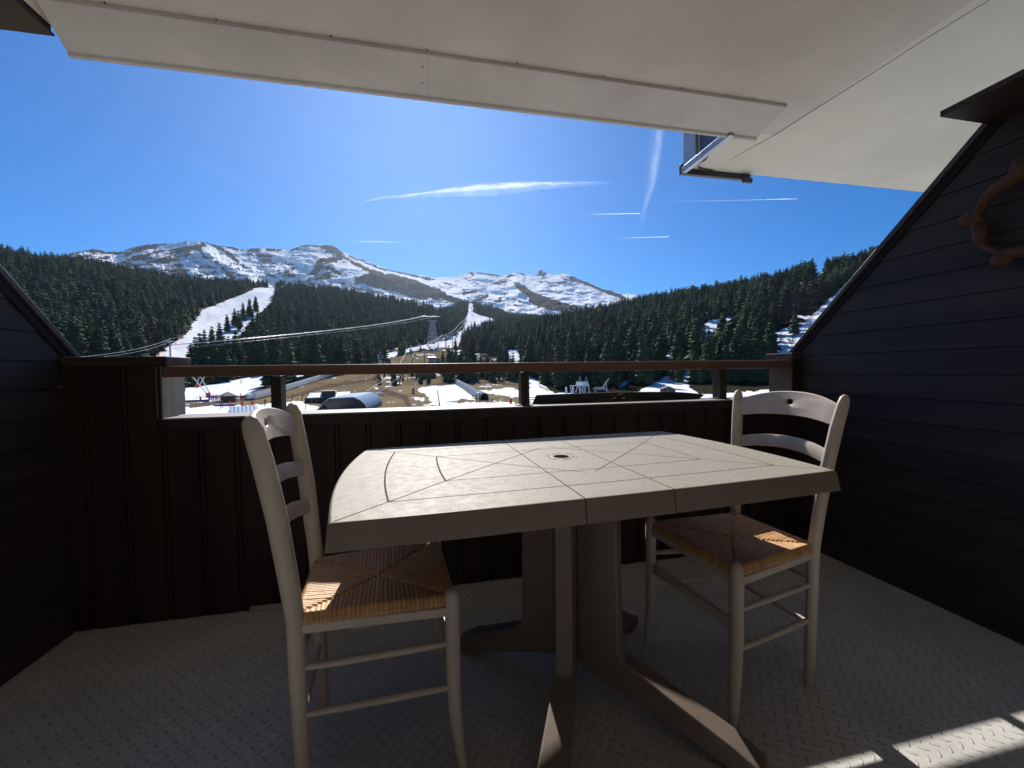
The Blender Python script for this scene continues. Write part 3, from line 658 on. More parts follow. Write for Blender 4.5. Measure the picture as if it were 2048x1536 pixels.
# ================================================================= FURNITURE
def make_table():
    root = empty('garden_table', (.390, 1.1229, 0), .0563); root.scale = (1.1, 1.1, 1); tag(root, 'taupe speckled plastic garden table with a parasol hole', 'table')
    LX, LY, bx, by, Z = .531, .3175, .030, .012, .7064
    def edge_y(x): return LY+by*(1-(x/LX)**2)
    def edge_x(y): return LX+bx*(1-(y/LY)**2)
    s = .0955
    def outline(part, off=0.0):
        pts = []; n = 14
        xs0, xs1 = {'L': (-LX, -s-.0012), 'C': (-s+.0012, s-.0012), 'R': (s+.0012, LX)}[part]
        for i in range(n+1):
            x = xs0+(xs1-xs0)*i/n; pts.append((x, -edge_y(x)-off))
        if part == 'R':
            for i in range(1, n):
                y = -LY+2*LY*i/n; pts.append((edge_x(y)+off, y))
            pts[n] = (LX+off, -LY-off)
        for i in range(n+1):
            x = xs1-(xs1-xs0)*i/n; pts.append((x, edge_y(x)+off))
        if part == 'R': pts[2*n] = (LX+off, LY+off)
        if part == 'L':
            pts[0] = (-LX-off, -LY-off); pts[-1] = (-LX-off, LY+off)
            for i in range(1, n):
                y = LY-2*LY*i/n; pts.append((-edge_x(y)-off, y))
        return pts
    for part, nm in (('L', 'leaf_panel'), ('C', 'centre_panel'), ('R', 'leaf_panel')):
        layers = [(0, Z), (.0022, Z-.0008), (.004, Z-.003), (.008, Z-.032), (.010, Z-.050), (.007, Z-.051), (.003, Z-.030), (-.004, Z-.010)]
        vs = []; fs = []; mi = []
        ols = [outline(part, o) for o, z in layers]; n = len(ols[0])
        mb = MB()
        for (o, z), ol in zip(layers, ols): vs += [(x, y, z) for x, y in ol]
        k = len(layers)
        mb.cur = 1
        mb.add(vs, [(i*n+(j+1) % n, i*n+j, (i+1)*n+j, (i+1)*n+(j+1) % n) for i in range(k-1) for j in range(n)]+[tuple((k-1)*n+j for j in range(n))[::-1]])
        mb.cur = 0
        if part != 'C':
            mb.add([(x, y, Z) for x, y in ols[0]], [tuple(range(n))])
        else:
            hc = (0.0, .02); hn = 32; hr = .0215
            hp = [(hc[0]+hr*math.cos(2*math.pi*i/hn), hc[1]+hr*math.sin(2*math.pi*i/hn)) for i in range(hn)]
            # split the panel in two along y = hc through the hole
            ol = ols[0]
            lo = [p for p in ol if p[1] < hc[1]]; up = [p for p in ol if p[1] > hc[1]]
            xl, xr = -s+.0012, s-.0012
            lo = sorted(lo, key=lambda p: p[0]); up = sorted(up, key=lambda p: -p[0])
            low_arc = [hp[i] for i in range(hn, hn//2-1, -1) if i < hn]+[]
            arcL = [hp[(hn//2+i) % hn] for i in range(hn//2+1)]     # from left through bottom to right
            arcU = [hp[i] for i in range(hn//2+1)]                  # from right through top to left
            f1 = [(xl, hc[1])]+lo+[(xr, hc[1])]+arcL[::-1]
            f2 = [(xr, hc[1])]+up+[(xl, hc[1])]+arcU[::-1]
            for f in (f1, f2): mb.add([(x, y, Z) for x, y in f], [tuple(range(len(f)))])
            mb.cur = 1
            mb.add([(x, y, Z) for x, y in hp]+[(x, y, Z-.03) for x, y in hp], [(i, (i+1) % hn, hn+(i+1) % hn, hn+i) for i in range(hn)])
            mb.cur = 0
        mb.build(nm, [M['resin'], M['resin_side']], root)
    # engraved lines: two concentric rings, mitred diagonals
    mb = MB(); zt = Z+.0006
    def ln(pts, w=.0009):
        for (x1, y1), (x2, y2) in zip(pts[:-1], pts[1:]):
            d = Vector((x2-x1, y2-y1)); l = d.length
            if l < 1e-6: continue
            nx, ny = -d.y/l*w, d.x/l*w
            mb.add([(x1+nx, y1+ny, zt), (x1-nx, y1-ny, zt), (x2-nx, y2-ny, zt), (x2+nx, y2+ny, zt)], [(0, 1, 2, 3)])
    def arc_end(sx, x, y, bow):
        n = 12
        return [(sx*(x+bow*(1-((-1+2*i/n))**2)), -y+2*y*i/n) for i in range(n+1)]
    def side(sy, x0, x1, y, bow, X):
        return [(xx, sy*(y+bow*(1-(xx/X)**2))) for xx in np.linspace(x0, x1, 8)]
    for X, Y, b1, b2, wd in ((.447, .240, .016, .006, .0024), (.332, .130, .005, .003, .0024)):
        for sx in (-1, 1): ln(arc_end(sx, X, Y, b1), wd*.8 if sx < 0 else .0009)
        for sy in (-1, 1):
            ln(side(sy, -X, -s-.002, Y, b2, X)); ln(side(sy, -s+.002, s-.002, Y, b2, X)); ln(side(sy, s+.002, X, Y, b2, X))
    for sy in (-1, 1):
        for sx in (-1, 1):
            def P(t):   # corner -> rings -> apex on the far side
                kk = [(sx*.529, sy*.316), (sx*.447, sy*.240), (sx*.332, sy*.130), (sx*.17, sy*-.018), (sx*.012, sy*-.158)]
                return kk
            kk = P(0); seg = []
            # keep clear of the seams
            def cut(a, b):
                if (abs(a[0])-s)*(abs(b[0])-s) < 0:
                    t = (s-abs(a[0]))/(abs(b[0])-abs(a[0])); p = (a[0]+(b[0]-a[0])*t, a[1]+(b[1]-a[1])*t)
                    d = .0025/abs(abs(b[0])-abs(a[0]))
                    ln([a, (a[0]+(b[0]-a[0])*(t-d), a[1]+(b[1]-a[1])*(t-d))], .0009); ln([(a[0]+(b[0]-a[0])*(t+d), a[1]+(b[1]-a[1])*(t+d)), b], .0009)
                else: ln([a, b], .0009)
            for a, b in zip(kk[:-1], kk[1:]): cut(a, b)
    # the small marks round the hole
    for k in range(6):
        t0 = 2*math.pi*k/6+.25; q = [(.0+r*math.cos(t), .02+r*math.sin(t)) for r, t in ((.034, t0), (.043, t0+.05), (.043, t0+.55), (.034, t0+.6), (.034, t0))]
        ln(q, .0006)
    mb.build('engraved_lines', M['groove'], root)
    mb = MB(); hn = 32; ring = []
    for r, z in ((.0215, Z+.0004), (.026, Z+.0016), (.030, Z+.0003)): ring += [(r*math.cos(2*math.pi*i/hn), .02+r*math.sin(2*math.pi*i/hn), z) for i in range(hn)]
    mb.add(ring, [(j*hn+i, (j+1)*hn+i, (j+1)*hn+(i+1) % hn, j*hn+(i+1) % hn) for j in range(2) for i in range(hn)]); mb.build('hole_rim', M['resin'], root, True)
    # underside frame, pedestal of four radial planks with splayed feet
    mb = MB(); mb.box(-.30, .30, -.17, .17, .660, .688); mb.box(-.24, -.22, -.28, .28, .665, .688); mb.box(.22, .24, -.28, .28, .665, .688)
    mb.box(-.16, .16, -.15, -.13, .640, .660); mb.box(-.16, .16, .13, .15, .640, .660); mb.build('underframe', M['resin_side'], root)
    mb = MB(); mb.tube([(.0, 0, .12), (.0, 0, .664)], .034, 16); mb.build('column', M['resin_side'], root, True, auto=40)
    c0 = (.014, 0)
    for ang_, ln_ in ((-117, .47), (140, .38), (-46, .46), (37, .38)):
        a = math.radians(ang_)-.0563; d = Vector((math.cos(a), math.sin(a), 0)); n = Vector((-d.y, d.x, 0))
        mb = MB()
        prof = [(.028, .11), (.05, .10), (.10, .085), (ln_*.45, .062), (ln_*.7, .035), (ln_*.84, .012), (ln_*.86, 0), (ln_*.96, 0), (ln_, .012), (ln_*.99, .034), (ln_*.85, .070), (ln_*.6, .114), (ln_*.45, .142), (.152, .160), (.141, .185), (.138, .45), (.138, .664), (.028, .664)]
        wd = lambda r: .021 if r < .15 else .021+.010*min(1, (r-.15)/.2)
        vs = [Vector((c0[0], c0[1], 0))+d*r+n*wd(r)+Vector((0, 0, z)) for r, z in prof]+[Vector((c0[0], c0[1], 0))+d*r-n*wd(r)+Vector((0, 0, z)) for r, z in prof]
        k = len(prof)
        mb.add(vs, [tuple(range(k))[::-1], tuple(range(k, 2*k))]+[(i, (i+1) % k, k+(i+1) % k, k+i) for i in range(k)])
        import bmesh
        o = mb.build('leg', M['resin_side'], root, bevel=.005, seg=3)
        bm = bmesh.new(); bm.from_mesh(o.data); bmesh.ops.recalc_face_normals(bm, faces=bm.faces[:]); bm.to_mesh(o.data); bm.free()
        o.data.polygons.foreach_set('use_smooth', [True]*len(o.data.polygons)); o.data.set_sharp_from_angle(angle=R_(45))
    return root
make_table()

def make_chair(label):
    """origin under the seat centre, front towards +x"""
    root = empty('rush_chair'); tag(root, label, 'chair')
    cream = M['cream']
    bw_, fw_ = .136, .176        # half spacing of back posts / front legs
    xb, xf = -.168, .172
    def postpts(s): return [(xb+.006, s*(bw_-.004), 0), (xb+.003, s*(bw_-.002), .15), (xb, s*bw_, .30), (xb-.001, s*(bw_+.003), .43), (xb-.010, s*(bw_+.009), .52), (xb-.025, s*(bw_+.021), .66), (xb-.044, s*(bw_+.034), .785), (xb-.057, s*(bw_+.043), .855), (xb-.062, s*(bw_+.045), .876), (xb-.064, s*(bw_+.046), .885)]
    def post_y(z): return np.interp(z, [p[2] for p in postpts(1)], [p[1] for p in postpts(1)])
    for s in (-1, 1):
        mb = MB(); mb.tube(postpts(s), [.0150, .0175, .0185, .0195, .0205, .0215, .0215, .0200, .0150, .006], 18, b=[.0125, .0140, .0145, .0145, .0145, .0145, .0145, .0130, .010, .004], side=(1, 0, 0))
        mb.build('back_post', cream, root, True, auto=50)
    for s in (-1, 1):
        mb = MB(); pts = [(xf+.020, s*(fw_+.004), 0), (xf+.012, s*(fw_+.003), .06), (xf+.003, s*fw_, .15), (xf, s*fw_, .25), (xf, s*fw_, .40), (xf, s*fw_, .438), (xf, s*fw_, .450), (xf, s*fw_, .456)]
        mb.tube(pts, [.0105, .0125, .0155, .0170, .0180, .0170, .0125, .005], 18, side=(1, 0, 0)); mb.build('front_leg', cream, root, True, auto=50)
    # seat rails (under the rush)
    zr = .405
    for s in (-1, 1):
        mb = MB(); a = Vector((xb+.012, s*bw_, zr)); b = Vector((xf-.012, s*fw_, zr)); n = Vector((0, s*.011, 0))
        mb.hexa([a-n+Vector((0, 0, -.010)), b-n+Vector((0, 0, -.010)), b+n+Vector((0, 0, -.010)), a+n+Vector((0, 0, -.010)), a-n+Vector((0, 0, .012)), b-n+Vector((0, 0, .012)), b+n+Vector((0, 0, .012)), a+n+Vector((0, 0, .012))] if s > 0 else
                [a+n+Vector((0, 0, -.010)), b+n+Vector((0, 0, -.010)), b-n+Vector((0, 0, -.010)), a-n+Vector((0, 0, -.010)), a+n+Vector((0, 0, .012)), b+n+Vector((0, 0, .012)), b-n+Vector((0, 0, .012)), a-n+Vector((0, 0, .012))])
        mb.build('seat_rail', cream, root, bevel=.003)
    mb = MB(); mb.box(xf-.010, xf+.010, -fw_+.012, fw_-.012, zr-.010, zr+.012); mb.build('seat_rail', cream, root, bevel=.003)
    mb = MB(); mb.box(xb-.010, xb+.010, -bw_+.012, bw_-.012, zr-.010, zr+.012); mb.build('seat_rail', cream, root, bevel=.003)
    # stretchers: two rungs each side, one flat board at the front, rungs at the back
    def rung(a, b, r=.0085, r1=.0062):
        a, b = Vector(a), Vector(b); mb = MB()
        mb.tube([a, a.lerp(b, .08), a.lerp(b, .3), a.lerp(b, .7), a.lerp(b, .92), b], [r1, r*.85, r, r, r*.85, r1], 12); mb.build('stretcher', cream, root, True, auto=60)
    for s in (-1, 1):
        for z in (.325, .218): rung((xb+.012, s*bw_, z-.012), (xf-.012, s*fw_, z))
    rung((xb+.002, -bw_+.01, .19), (xb+.002, bw_-.01, .19)); rung((xb+.002, -bw_+.01, .33), (xb+.002, bw_-.01, .33))
    mb = MB(); n = 12; vs = []
    for i in range(n+1):
        y = -fw_+.010+(2*fw_-.02)*i/n; u = 2*i/n-1
        lo = .262+.006*(1-u*u); hi = .296-.002*(1-u*u)
        vs += [(xf-.006, y, lo), (xf+.006, y, lo), (xf+.006, y, hi), (xf-.006, y, hi)]
    fs = [(4*i+a, 4*i+(a+1) % 4, 4*i+4+(a+1) % 4, 4*i+4+a)[::-1] for i in range(n) for a in range(4)]+[(0, 1, 2, 3), (4*n+3, 4*n+2, 4*n+1, 4*n)]
    mb.add(vs, fs); mb.build('front_board', cream, root, bevel=.002)
    # back slats, bowed backwards and arched; the top one pierced
    def post_x(z): return np.interp(z, [p[2] for p in postpts(1)], [p[0] for p in postpts(1)])
    def slat(z0, z1, arch, arch_lo, hole=False, bow=.026, th=.0065):
        mb = MB(); nu = 48
        def S(u, v, side):    # u in -1..1, v in 0..1
            zlo = z0+arch_lo*(1-u*u); zhi = z1+arch*(1-abs(u)**2.2); z = zlo+(zhi-zlo)*v
            x = post_x(z)-bow*(1-u*u)+.0; return Vector((x+side*th, u*(post_y(z)-.006), z))
        if not hole:
            vs = []; nv = 4
            for side in (1, -1):
                for i in range(nu+1):
                    for j in range(nv+1):
                        u = -1+2*i/nu; v = j/nv; e = 1 if 0 < j < nv else .45
                        p = S(u, v, side*e); vs.append(p)
            W = nv+1; off = (nu+1)*W
            fs = [(i*W+j, i*W+j+1, (i+1)*W+j+1, (i+1)*W+j)[::-1] for i in range(nu) for j in range(nv)]
            fs += [(off+i*W+j, off+i*W+j+1, off+(i+1)*W+j+1, off+(i+1)*W+j) for i in range(nu) for j in range(nv)]
            for i in range(nu):
                fs.append((i*W, off+i*W, off+(i+1)*W, (i+1)*W)[::-1]); fs.append((i*W+nv, off+i*W+nv, off+(i+1)*W+nv, (i+1)*W+nv))
            mb.add(vs, fs)
        else:
            # polar layout about the hole
            na = 72; hu, hv = 0.0, .56; ru = .070; rv = .125
            def border(t):
                c, s_ = math.cos(t), math.sin(t)
                k = min([abs((1-hu)/c) if abs(c) > 1e-6 else 9e9, ((1-hv)/s_ if s_ > 1e-6 else (-hv/s_ if s_ < -1e-6 else 9e9))])
                return k
            angs = [2*math.pi*i/na for i in range(na)]
            for cu, cv in ((1, 1-hv), (-1, 1-hv), (1, -hv), (-1, -hv)): angs.append(math.atan2(cv, cu) % (2*math.pi))
            # squeeze angles so the long ends are well sampled
            ext = []
            for uu in np.linspace(-.95, .95, 30): ext += [math.atan2(1-hv, uu) % (2*math.pi), math.atan2(-hv, uu) % (2*math.pi)]
            angs = sorted(set(round(a, 5) for a in angs+ext)); na = len(angs)
            rows = []
            for k_, (f, e) in enumerate(((0, .6), (.04, 1), (.35, 1), (.7, 1), (.93, 1), (1, .45))):
                row = []
                for t in angs:
                    b_ = border(t); hx, hy = ru*math.cos(t), rv*math.sin(t); bx_, by_ = b_*math.cos(t), b_*math.sin(t)
                    row.append((hu+hx+(bx_-hx)*f, hv+hy+(by_-hy)*f, e))
                rows.append(row)
            vs = [S(u, min(1, max(0, v)), e) for row in rows for u, v, e in row]+[S(u, min(1, max(0, v)), -e) for row in rows for u, v, e in row]
            nr = len(rows); off = nr*na; fs = []
            for r in range(nr-1):
                for i in range(na):
                    j = (i+1) % na
                    fs.append((r*na+i, r*na+j, (r+1)*na+j, (r+1)*na+i)); fs.append((off+r*na+i, off+(r+1)*na+i, off+(r+1)*na+j, off+r*na+j))
            for i in range(na):
                j = (i+1) % na
                fs.append((i, off+i, off+j, j)); fs.append(((nr-1)*na+i, (nr-1)*na+j, off+(nr-1)*na+j, off+(nr-1)*na+i))
            mb.add(vs, fs)
        import bmesh
        o = mb.build('top_slat' if hole else 'slat', cream, root, True)
        bm = bmesh.new(); bm.from_mesh(o.data); bmesh.ops.recalc_face_normals(bm, faces=bm.faces[:]); bm.to_mesh(o.data); bm.free()
        o.data.polygons.foreach_set('use_smooth', [True]*len(o.data.polygons)); o.data.set_sharp_from_angle(angle=R_(50))
    slat(.792, .851, .036, .016, True, bow=.030)
    slat(.678, .717, .021, .019, bow=.030)
    slat(.570, .610, .021, .019, bow=.030)
    # rush seat: four wedges of strands meeting in the middle, wrapped over the rails
    n = 240; g = np.linspace(-1, 1, n); U, Vv = np.meshgrid(g, g, indexing='ij')
    # superellipse footprint stretched over the trapezium
    hw = np.where(True, (bw_+(fw_-bw_)*(U+1)/2)+.012, 0)
    X = (xb+xf)/2+U*((xf-xb)/2+.014); Y = Vv*hw
    aU, aV = np.abs(U), np.abs(Vv*1.0)
    side_w = aV > aU*1.0                    # wedge against the side rails: strands run along y
    freq = 37.0
    w1 = fbm(U*3, Vv*3, 61)*.5; 
    cU = U*freq+fbm(U*6+3, Vv*2, 62)*1.6; cV = Vv*freq+fbm(U*2, Vv*6, 63)*1.6
    ph = np.where(side_w, cU, cV)
    strand = np.abs(np.sin(ph*np.pi*.5))
    var = vn(np.floor(ph*.5), side_w*7.0, 64)
    e = np.maximum(aU, aV)
    top = .442-.010*(1-e**2)*1.0-.006*np.exp(-((np.abs(aU-aV))/.04)**2)*(1-e*.3)
    edge = np.clip((e-.90)/.10, 0, 1)
    Z = top-.030*edge**2.2
    dd = (strand-.5)*.0016+(var-.5)*.0012
    Z += dd*(1-edge*.6)
    k = 1+(dd*edge*6)
    # pull the outermost ring in under the rails
    inn = np.clip((e-.985)/.015, 0, 1)
    X2 = (xb+xf)/2+(X-(xb+xf)/2)*k*(1-.05*inn); Y2 = Y*k*(1-.05*inn)
    # round the corners and keep clear of the legs
    cr = np.clip((aU*aV-.80)/.2, 0, 1); X2 -= np.sign(U)*cr*.018; Y2 -= np.sign(Vv)*cr*.012
    Z -= inn*.010
    V3 = np.stack([X2.ravel(), Y2.ravel(), Z.ravel()], 1)
    col = np.clip(strand*.7+var*.5-.1, 0, 1)*np.where(edge > .6, .9, 1)
    me = npmesh('seat', V3, gridfaces(n, n)[:, ::-1], True, {'strand': col.ravel()})
    # wrapped strands under the edge
    me.materials.append(M['rush']); so_ = link(bpy.data.objects.new('seat', me), root)
    return root
def copy_tree(o, parent=None):
    c = o.copy(); C.objects.link(c); c.parent = parent
    for ch in o.children: copy_tree(ch, c)
    return c
ch1 = make_chair('cream rush-seated wooden chair at the left end of the table')
c2 = copy_tree(ch1); c2['label'] = 'cream rush-seated wooden chair at the right end of the table against the plank wall'
for o in (ch1, c2): o['group'] = 'chairs at the garden table'
ch1.location = (-.146, 1.095, 0); ch1.rotation_euler.z = R_(5.5)
c2.location = (.936, 1.085, 0); c2.rotation_euler.z = R_(180+6.5)
# chipped paint on the left chair's near post
# ================================================================= FOREST
rngn = np.random.default_rng(7)
def conifer(seed, tiers, nb, rad=.19, low=.08):
    r = np.random.default_rng(seed); V = []; Ft = []
    def tri(a, b, c): n = len(V); V.extend([a, b, c]); Ft.append((n, n+1, n+2))
    for k in range(tiers):
        t = low+(1-low)*((k+r.uniform(-.25, .25))/tiers); t = max(low*.7, min(.97, t))
        Rk = rad*((1-t)**.62)*r.uniform(.78, 1.15)*(1.0 if t > .2 else .85)+.012
        a0 = r.uniform(0, 6.28)
        for j in range(nb):
            a = a0+6.283*(j+r.uniform(-.3, .3))/nb; R_k = Rk*r.uniform(.6, 1.18)
            c, s = math.cos(a), math.sin(a); w_ = R_k*r.uniform(.32, .5); dr = R_k*r.uniform(.25, .55); up = .022*r.uniform(.3, 1)
            def P(rr, ww, z): return (c*rr-s*ww, s*rr+c*ww, z)
            root = P(.04*R_k, 0, t+.030); mid = P(.55*R_k, 0, t+up); tip = P(R_k, 0, t-dr*.55+.01)
            l = P(.62*R_k, w_, t-dr*.55); q = P(.58*R_k, -w_, t-dr*.6)
            tri(root, mid, l); tri(mid, tip, l); tri(root, q, mid); tri(mid, q, tip)
    # leader and slim dark core so that the crown is not see-through
    n = 6
    for i in range(n):
        a, b = 6.283*i/n, 6.283*(i+1)/n
        tri((rad*.42*math.cos(a), rad*.42*math.sin(a), low+.02), (rad*.42*math.cos(b), rad*.42*math.sin(b), low+.02), (0, 0, .93))
        tri((.012*math.cos(a), .012*math.sin(a), .9), (.012*math.cos(b), .012*math.sin(b), .9), (0, 0, 1.0))
    return np.array(V), np.array(Ft)
def baretree(seed, n1=16, n2=170, tw=.0055):
    r = np.random.default_rng(seed); V = []; Ft = []
    def blade(a, b, w):
        d = b-a; q = np.cross(d, r.normal(size=3)); q = q/(np.linalg.norm(q)+1e-9)*w
        n = len(V); V.extend([a-q, a+q, b]); Ft.append((n, n+1, n+2))
        q = np.cross(d, q); q = q/(np.linalg.norm(q)+1e-9)*w; n = len(V); V.extend([a-q, a+q, b]); Ft.append((n, n+1, n+2))
    tips = []
    for i in range(n1):
        z = r.uniform(.22, .7); a = r.uniform(0, 6.28); e = r.uniform(.12, .30)
        p = np.array([0, 0, z]); q = p+np.array([math.cos(a)*e, math.sin(a)*e, r.uniform(.10, .30)]); blade(p, q, .010); tips.append((p, q))
    for i in range(n2):
        p, q = tips[r.integers(len(tips))]; s = p+(q-p)*r.uniform(.3, 1); d = r.normal(size=3); d[2] = abs(d[2])+.2; d = d/np.linalg.norm(d)*r.uniform(.06, .17)
        blade(s, s+d, tw)
    return np.array(V), np.array(Ft)
def trunkmesh(name, r=.016, h=.9):
    mb = MB(); mb.tube([(0, 0, -.04), (0, 0, h*.5), (0, 0, h)], [r, r*.6, r*.15], 6)
    me = bpy.data.meshes.new(name); me.from_pydata(mb.v, [], mb.f); me.materials.append(M['bark']); return me
FIRM = []
for s, rd in ((1, .22), (2, .20), (3, .25), (4, .21), (5, .24), (6, .27)):
    V, Ft = conifer(s, 18, 12, rd); me = npmesh('crown', V, Ft); me.materials.append(M['leaf']); FIRM.append(me)
BAREM = []
for s in (1, 2, 3):
    V, Ft = baretree(s); me = npmesh('crown', V, Ft); me.materials.append(M['twig']); BAREM.append(me)
TRK, TRKB = trunkmesh('trunk'), trunkmesh('trunk', .014, .75)
crest = r_f[np.clip(np.argmin(PY[250:], axis=0)+250, 0, len(r_f)-1)]
HOLLOW = [(735, 757), (800, 745), (860, 738), (960, 738), (1045, 748), (1040, 764), (960, 763), (860, 768), (800, 772), (735, 768)]
CLEAR = [(355, 735), (700, 735), (700, 745), (620, 748), (520, 752), (355, 770)]
N0 = 66000
rr = np.sqrt(rngn.uniform(225**2, 1700**2, N0)); px = rngn.uniform(-40, 1840, N0)
cr = np.interp(px, pxs, crest); py = gz(px, rr)
keep = (rr < cr*1.02) & ((rr < 1150) | ((px > 880) & (px < 1095)))
keep &= rngn.uniform(size=N0) < np.where(rr < 450, .82, np.where(rr < 700, .85, .75))
infield = np.zeros(N0, bool)
for P in SNOW: infield |= inpoly(px, py, P)
g1 = inpoly(px, py, GRASS[0]) & ~inpoly(px, py, HOLLOW)
infield |= g1 | inpoly(px, py, GRASS[1])
thin = fbm(px*.02, py*.05, 71); keep &= ~infield & ((thin > .22) | inpoly(px, py, [(1545, 575), (1640, 560), (1655, 640), (1600, 665), (1550, 650)]))
keep &= ~((px < 360) & (py > 760))
keep &= ~((px > 1060) & (py > 786))
px, rr, py = px[keep], rr[keep], py[keep]
P3 = pts_at(px, py, rr)
hh = rngn.uniform(9, 23, len(px))**1.0*np.where(rngn.uniform(size=len(px)) < .12, 1.18, 1)*np.where(rr < 340, 1.15, 1)*np.where((px > 1050) & (rr < 420), 1.12, 1)
hh *= np.where(rr > 480, .98, 1)
hh *= np.where(inpoly(px, py, HOLLOW), np.where(px < 882, .38, .75), 1)
clear_ = np.zeros(len(px), bool)
for P in SNOW[:1]+SNOW[6:13]:
    for q in (.25, .5, .8): clear_ |= inpoly(px, py-hh/rr*F*q, P)
clear_ &= ~inpoly(px, py, [(1545, 575), (1640, 560), (1655, 640), (1600, 665), (1550, 650)]) & ~inpoly(px, py, HOLLOW) & ~((px > 1420) & (px < 1545) & (py > 690))
clear_ &= rngn.uniform(size=len(px)) < .97
px, rr, py, P3, hh = px[~clear_], rr[~clear_], py[~clear_], P3[~clear_], hh[~clear_]
bz = fbm(px*.018, py*.03, 72)
bare = (rngn.uniform(size=len(px)) < np.where(bz > .56, .55, .06))
bare |= inpoly(px, py, [(1545, 575), (1640, 560), (1655, 640), (1600, 665), (1550, 650)]) & (rngn.uniform(size=len(px)) < .75)
bare |= inpoly(px, py, [(30, 540), (75, 540), (75, 600), (40, 600)]) & (rngn.uniform(size=len(px)) < .7)
bare |= inpoly(px, py, [(930, 700), (1000, 700), (1000, 745), (930, 745)]) & (rngn.uniform(size=len(px)) < .6)
hh = np.where(bare, hh*.78, hh)
cand = [(float(h/r), Vector(p), float(h), bool(b), float(x), float(y)) for h, r, p, b, x, y in zip(hh, rr, P3, bare, px, py)]
man = [(383, 741, 56), (402, 742, 78), (426, 743, 80), (450, 744, 74), (474, 744, 84), (500, 743, 88), (524, 743, 74), (549, 742, 72), (574, 741, 82), (600, 739, 62), (392, 738, 66), (438, 738, 74), (512, 738, 80), (561, 738, 70),
       (487, 640, 36), (500, 634, 38), (470, 652, 36), (455, 664, 36), (512, 622, 30), (478, 660, 40), (440, 688, 44), (425, 700, 48), (410, 712, 54),
       (737, 729, 42), (727, 728, 32), (752, 726, 28), (720, 729, 24), (886, 731, 30), (898, 732, 42), (912, 731, 46), (924, 731, 34), (905, 734, 38),
       (1292, 748, 58), (1463, 742, 112), (1440, 755, 88), (1412, 760, 84), (1480, 758, 120), (1508, 760, 112), (1532, 760, 90), (1388, 764, 66), (1360, 764, 60), (1425, 764, 72), (1494, 764, 96), (1450, 765, 76), (1345, 762, 48),
       (1590, 668, 46), (1618, 690, 46), (1606, 700, 40), (1250, 762, 74), (1216, 766, 88), (1180, 768, 92), (1150, 766, 82), (1118, 768, 90), (1092, 766, 76), (1270, 766, 68), (1234, 762, 96), (1164, 764, 78), (1078, 752, 66),
       (946, 748, 66), (962, 750, 58), (980, 750, 64), (1000, 750, 62), (934, 746, 52), (1014, 752, 58)]
for x, y, hp in man:
    P, m_ = at(x, y); cand.append((9+hp*.01, P, hp*m_, x in (962, 980, 1000), x, y))
for x, y, hp in ((1560, 700, 42), (1584, 700, 44), (642, 734, 30), (498, 742, 34), (628, 738, 36)):
    P, m_ = at(x, y); cand.append((8, P, hp*m_, True, x, y))
cand.sort(key=lambda t: -t[0])
def zone(x, y, b):
    if b:
        if x < 300: return 'bare leafless tree among the firs on the left-hand hillside'
        if x < 700: return 'bare leafless tree at the foot of the firs beside the left ski run'
        if x < 1060: return 'bare greyish tree in the hollow near the centre of the handrail'
        if x < 1545: return 'bare leafless tree among the firs of the right-hand forest'
        return 'bare leafless tree on the snowy slope beside the right-hand roof edge'
    if x < 365: return 'dark green fir on the left hillside '+('near the roof edge' if x < 190 else 'midway to the ski run' if x < 290 else 'close to the left ski run')+(', high up' if y < 620 else ', low down')
    if x < 530 and y < 730: return 'dark green fir along the right edge of the left-hand ski run'
    if x < 620: return 'tall dark fir above the handrail '+('left of the left rail post' if x < 450 else 'just left of the left rail post' if x < 530 else 'above and right of the left rail post')
    if x < 712: return 'dark fir in the wooded slope behind the lower snow field'
    if x < 760 and y > 722: return 'small green conifer in the clump beside the little white building'
    if 880 < x < 930 and y > 728: return 'dark bushy conifer in the rounded clump right of the small lift station'
    if x < 925: return 'dark fir on the wooded middle hill below the rocky peak'
    if x < 1060: return 'dark conifer in the hollow between the middle run and the big right-hand forest'
    lv = 'near the forest crest' if y < 632 else ('halfway up the forest' if y < 690 else ('low in the forest' if y < 735 else 'at the foot of the forest'))
    for lim, wh in ((1100, 'just right of the middle rail post'), (1140, 'above the left end of the navy board'), (1180, 'above the silver drag lift station'), (1225, 'above the slanting lance'), (1280, 'above the yellow flashes'), (1330, 'above the low dark hut'), (1390, 'above the right half of the navy board'), (1430, 'above the tip of the navy board'), (1470, 'above the right-hand rail post'), (1510, 'above the right chair'), (1545, 'above the right end of the handrail')):
        if x < lim: return 'fir '+lv+' '+wh
    return 'dark fir beside the right-hand roof edge, '+('high up' if y < 600 else 'halfway up' if y < 670 else 'low down')
NIF, NIB = 262, 34
nf = nb_ = 0; rest = []; first = {}
for t in cand:
    sz, P, h, b, x, y = t
    vis = 2 < x < 1745 and y < 790
    if x < 140 and y > 520+x*1.35: vis = False
    if x > 1590 and y > 705-(x-1590)*1.17+10: vis = False
    hid = (y-sz*F > 715) and (y < 757)
    if vis and not hid and ((b and nb_ < NIB) or (not b and nf < NIF)):
        k = nb_ if b else nf
        lab = zone(x, y, b)
        e = empty('bare_tree' if b else 'fir_tree', P, random.Random(k).uniform(0, 6.28)); e.scale = (h*random.Random(k+5).uniform(.9, 1.15),)*2+(h,)
        tag(e, lab, 'tree', 'bare trees among the firs' if b else 'firs of the mountain forests')
        me = BAREM[k % 3] if b else FIRM[(k*5) % 6]
        o = bpy.data.objects.new('crown', me); link(o, e); o = bpy.data.objects.new('trunk', TRKB if b else TRK); link(o, e)
        if b: nb_ += 1
        else: nf += 1
    else: rest.append(t)
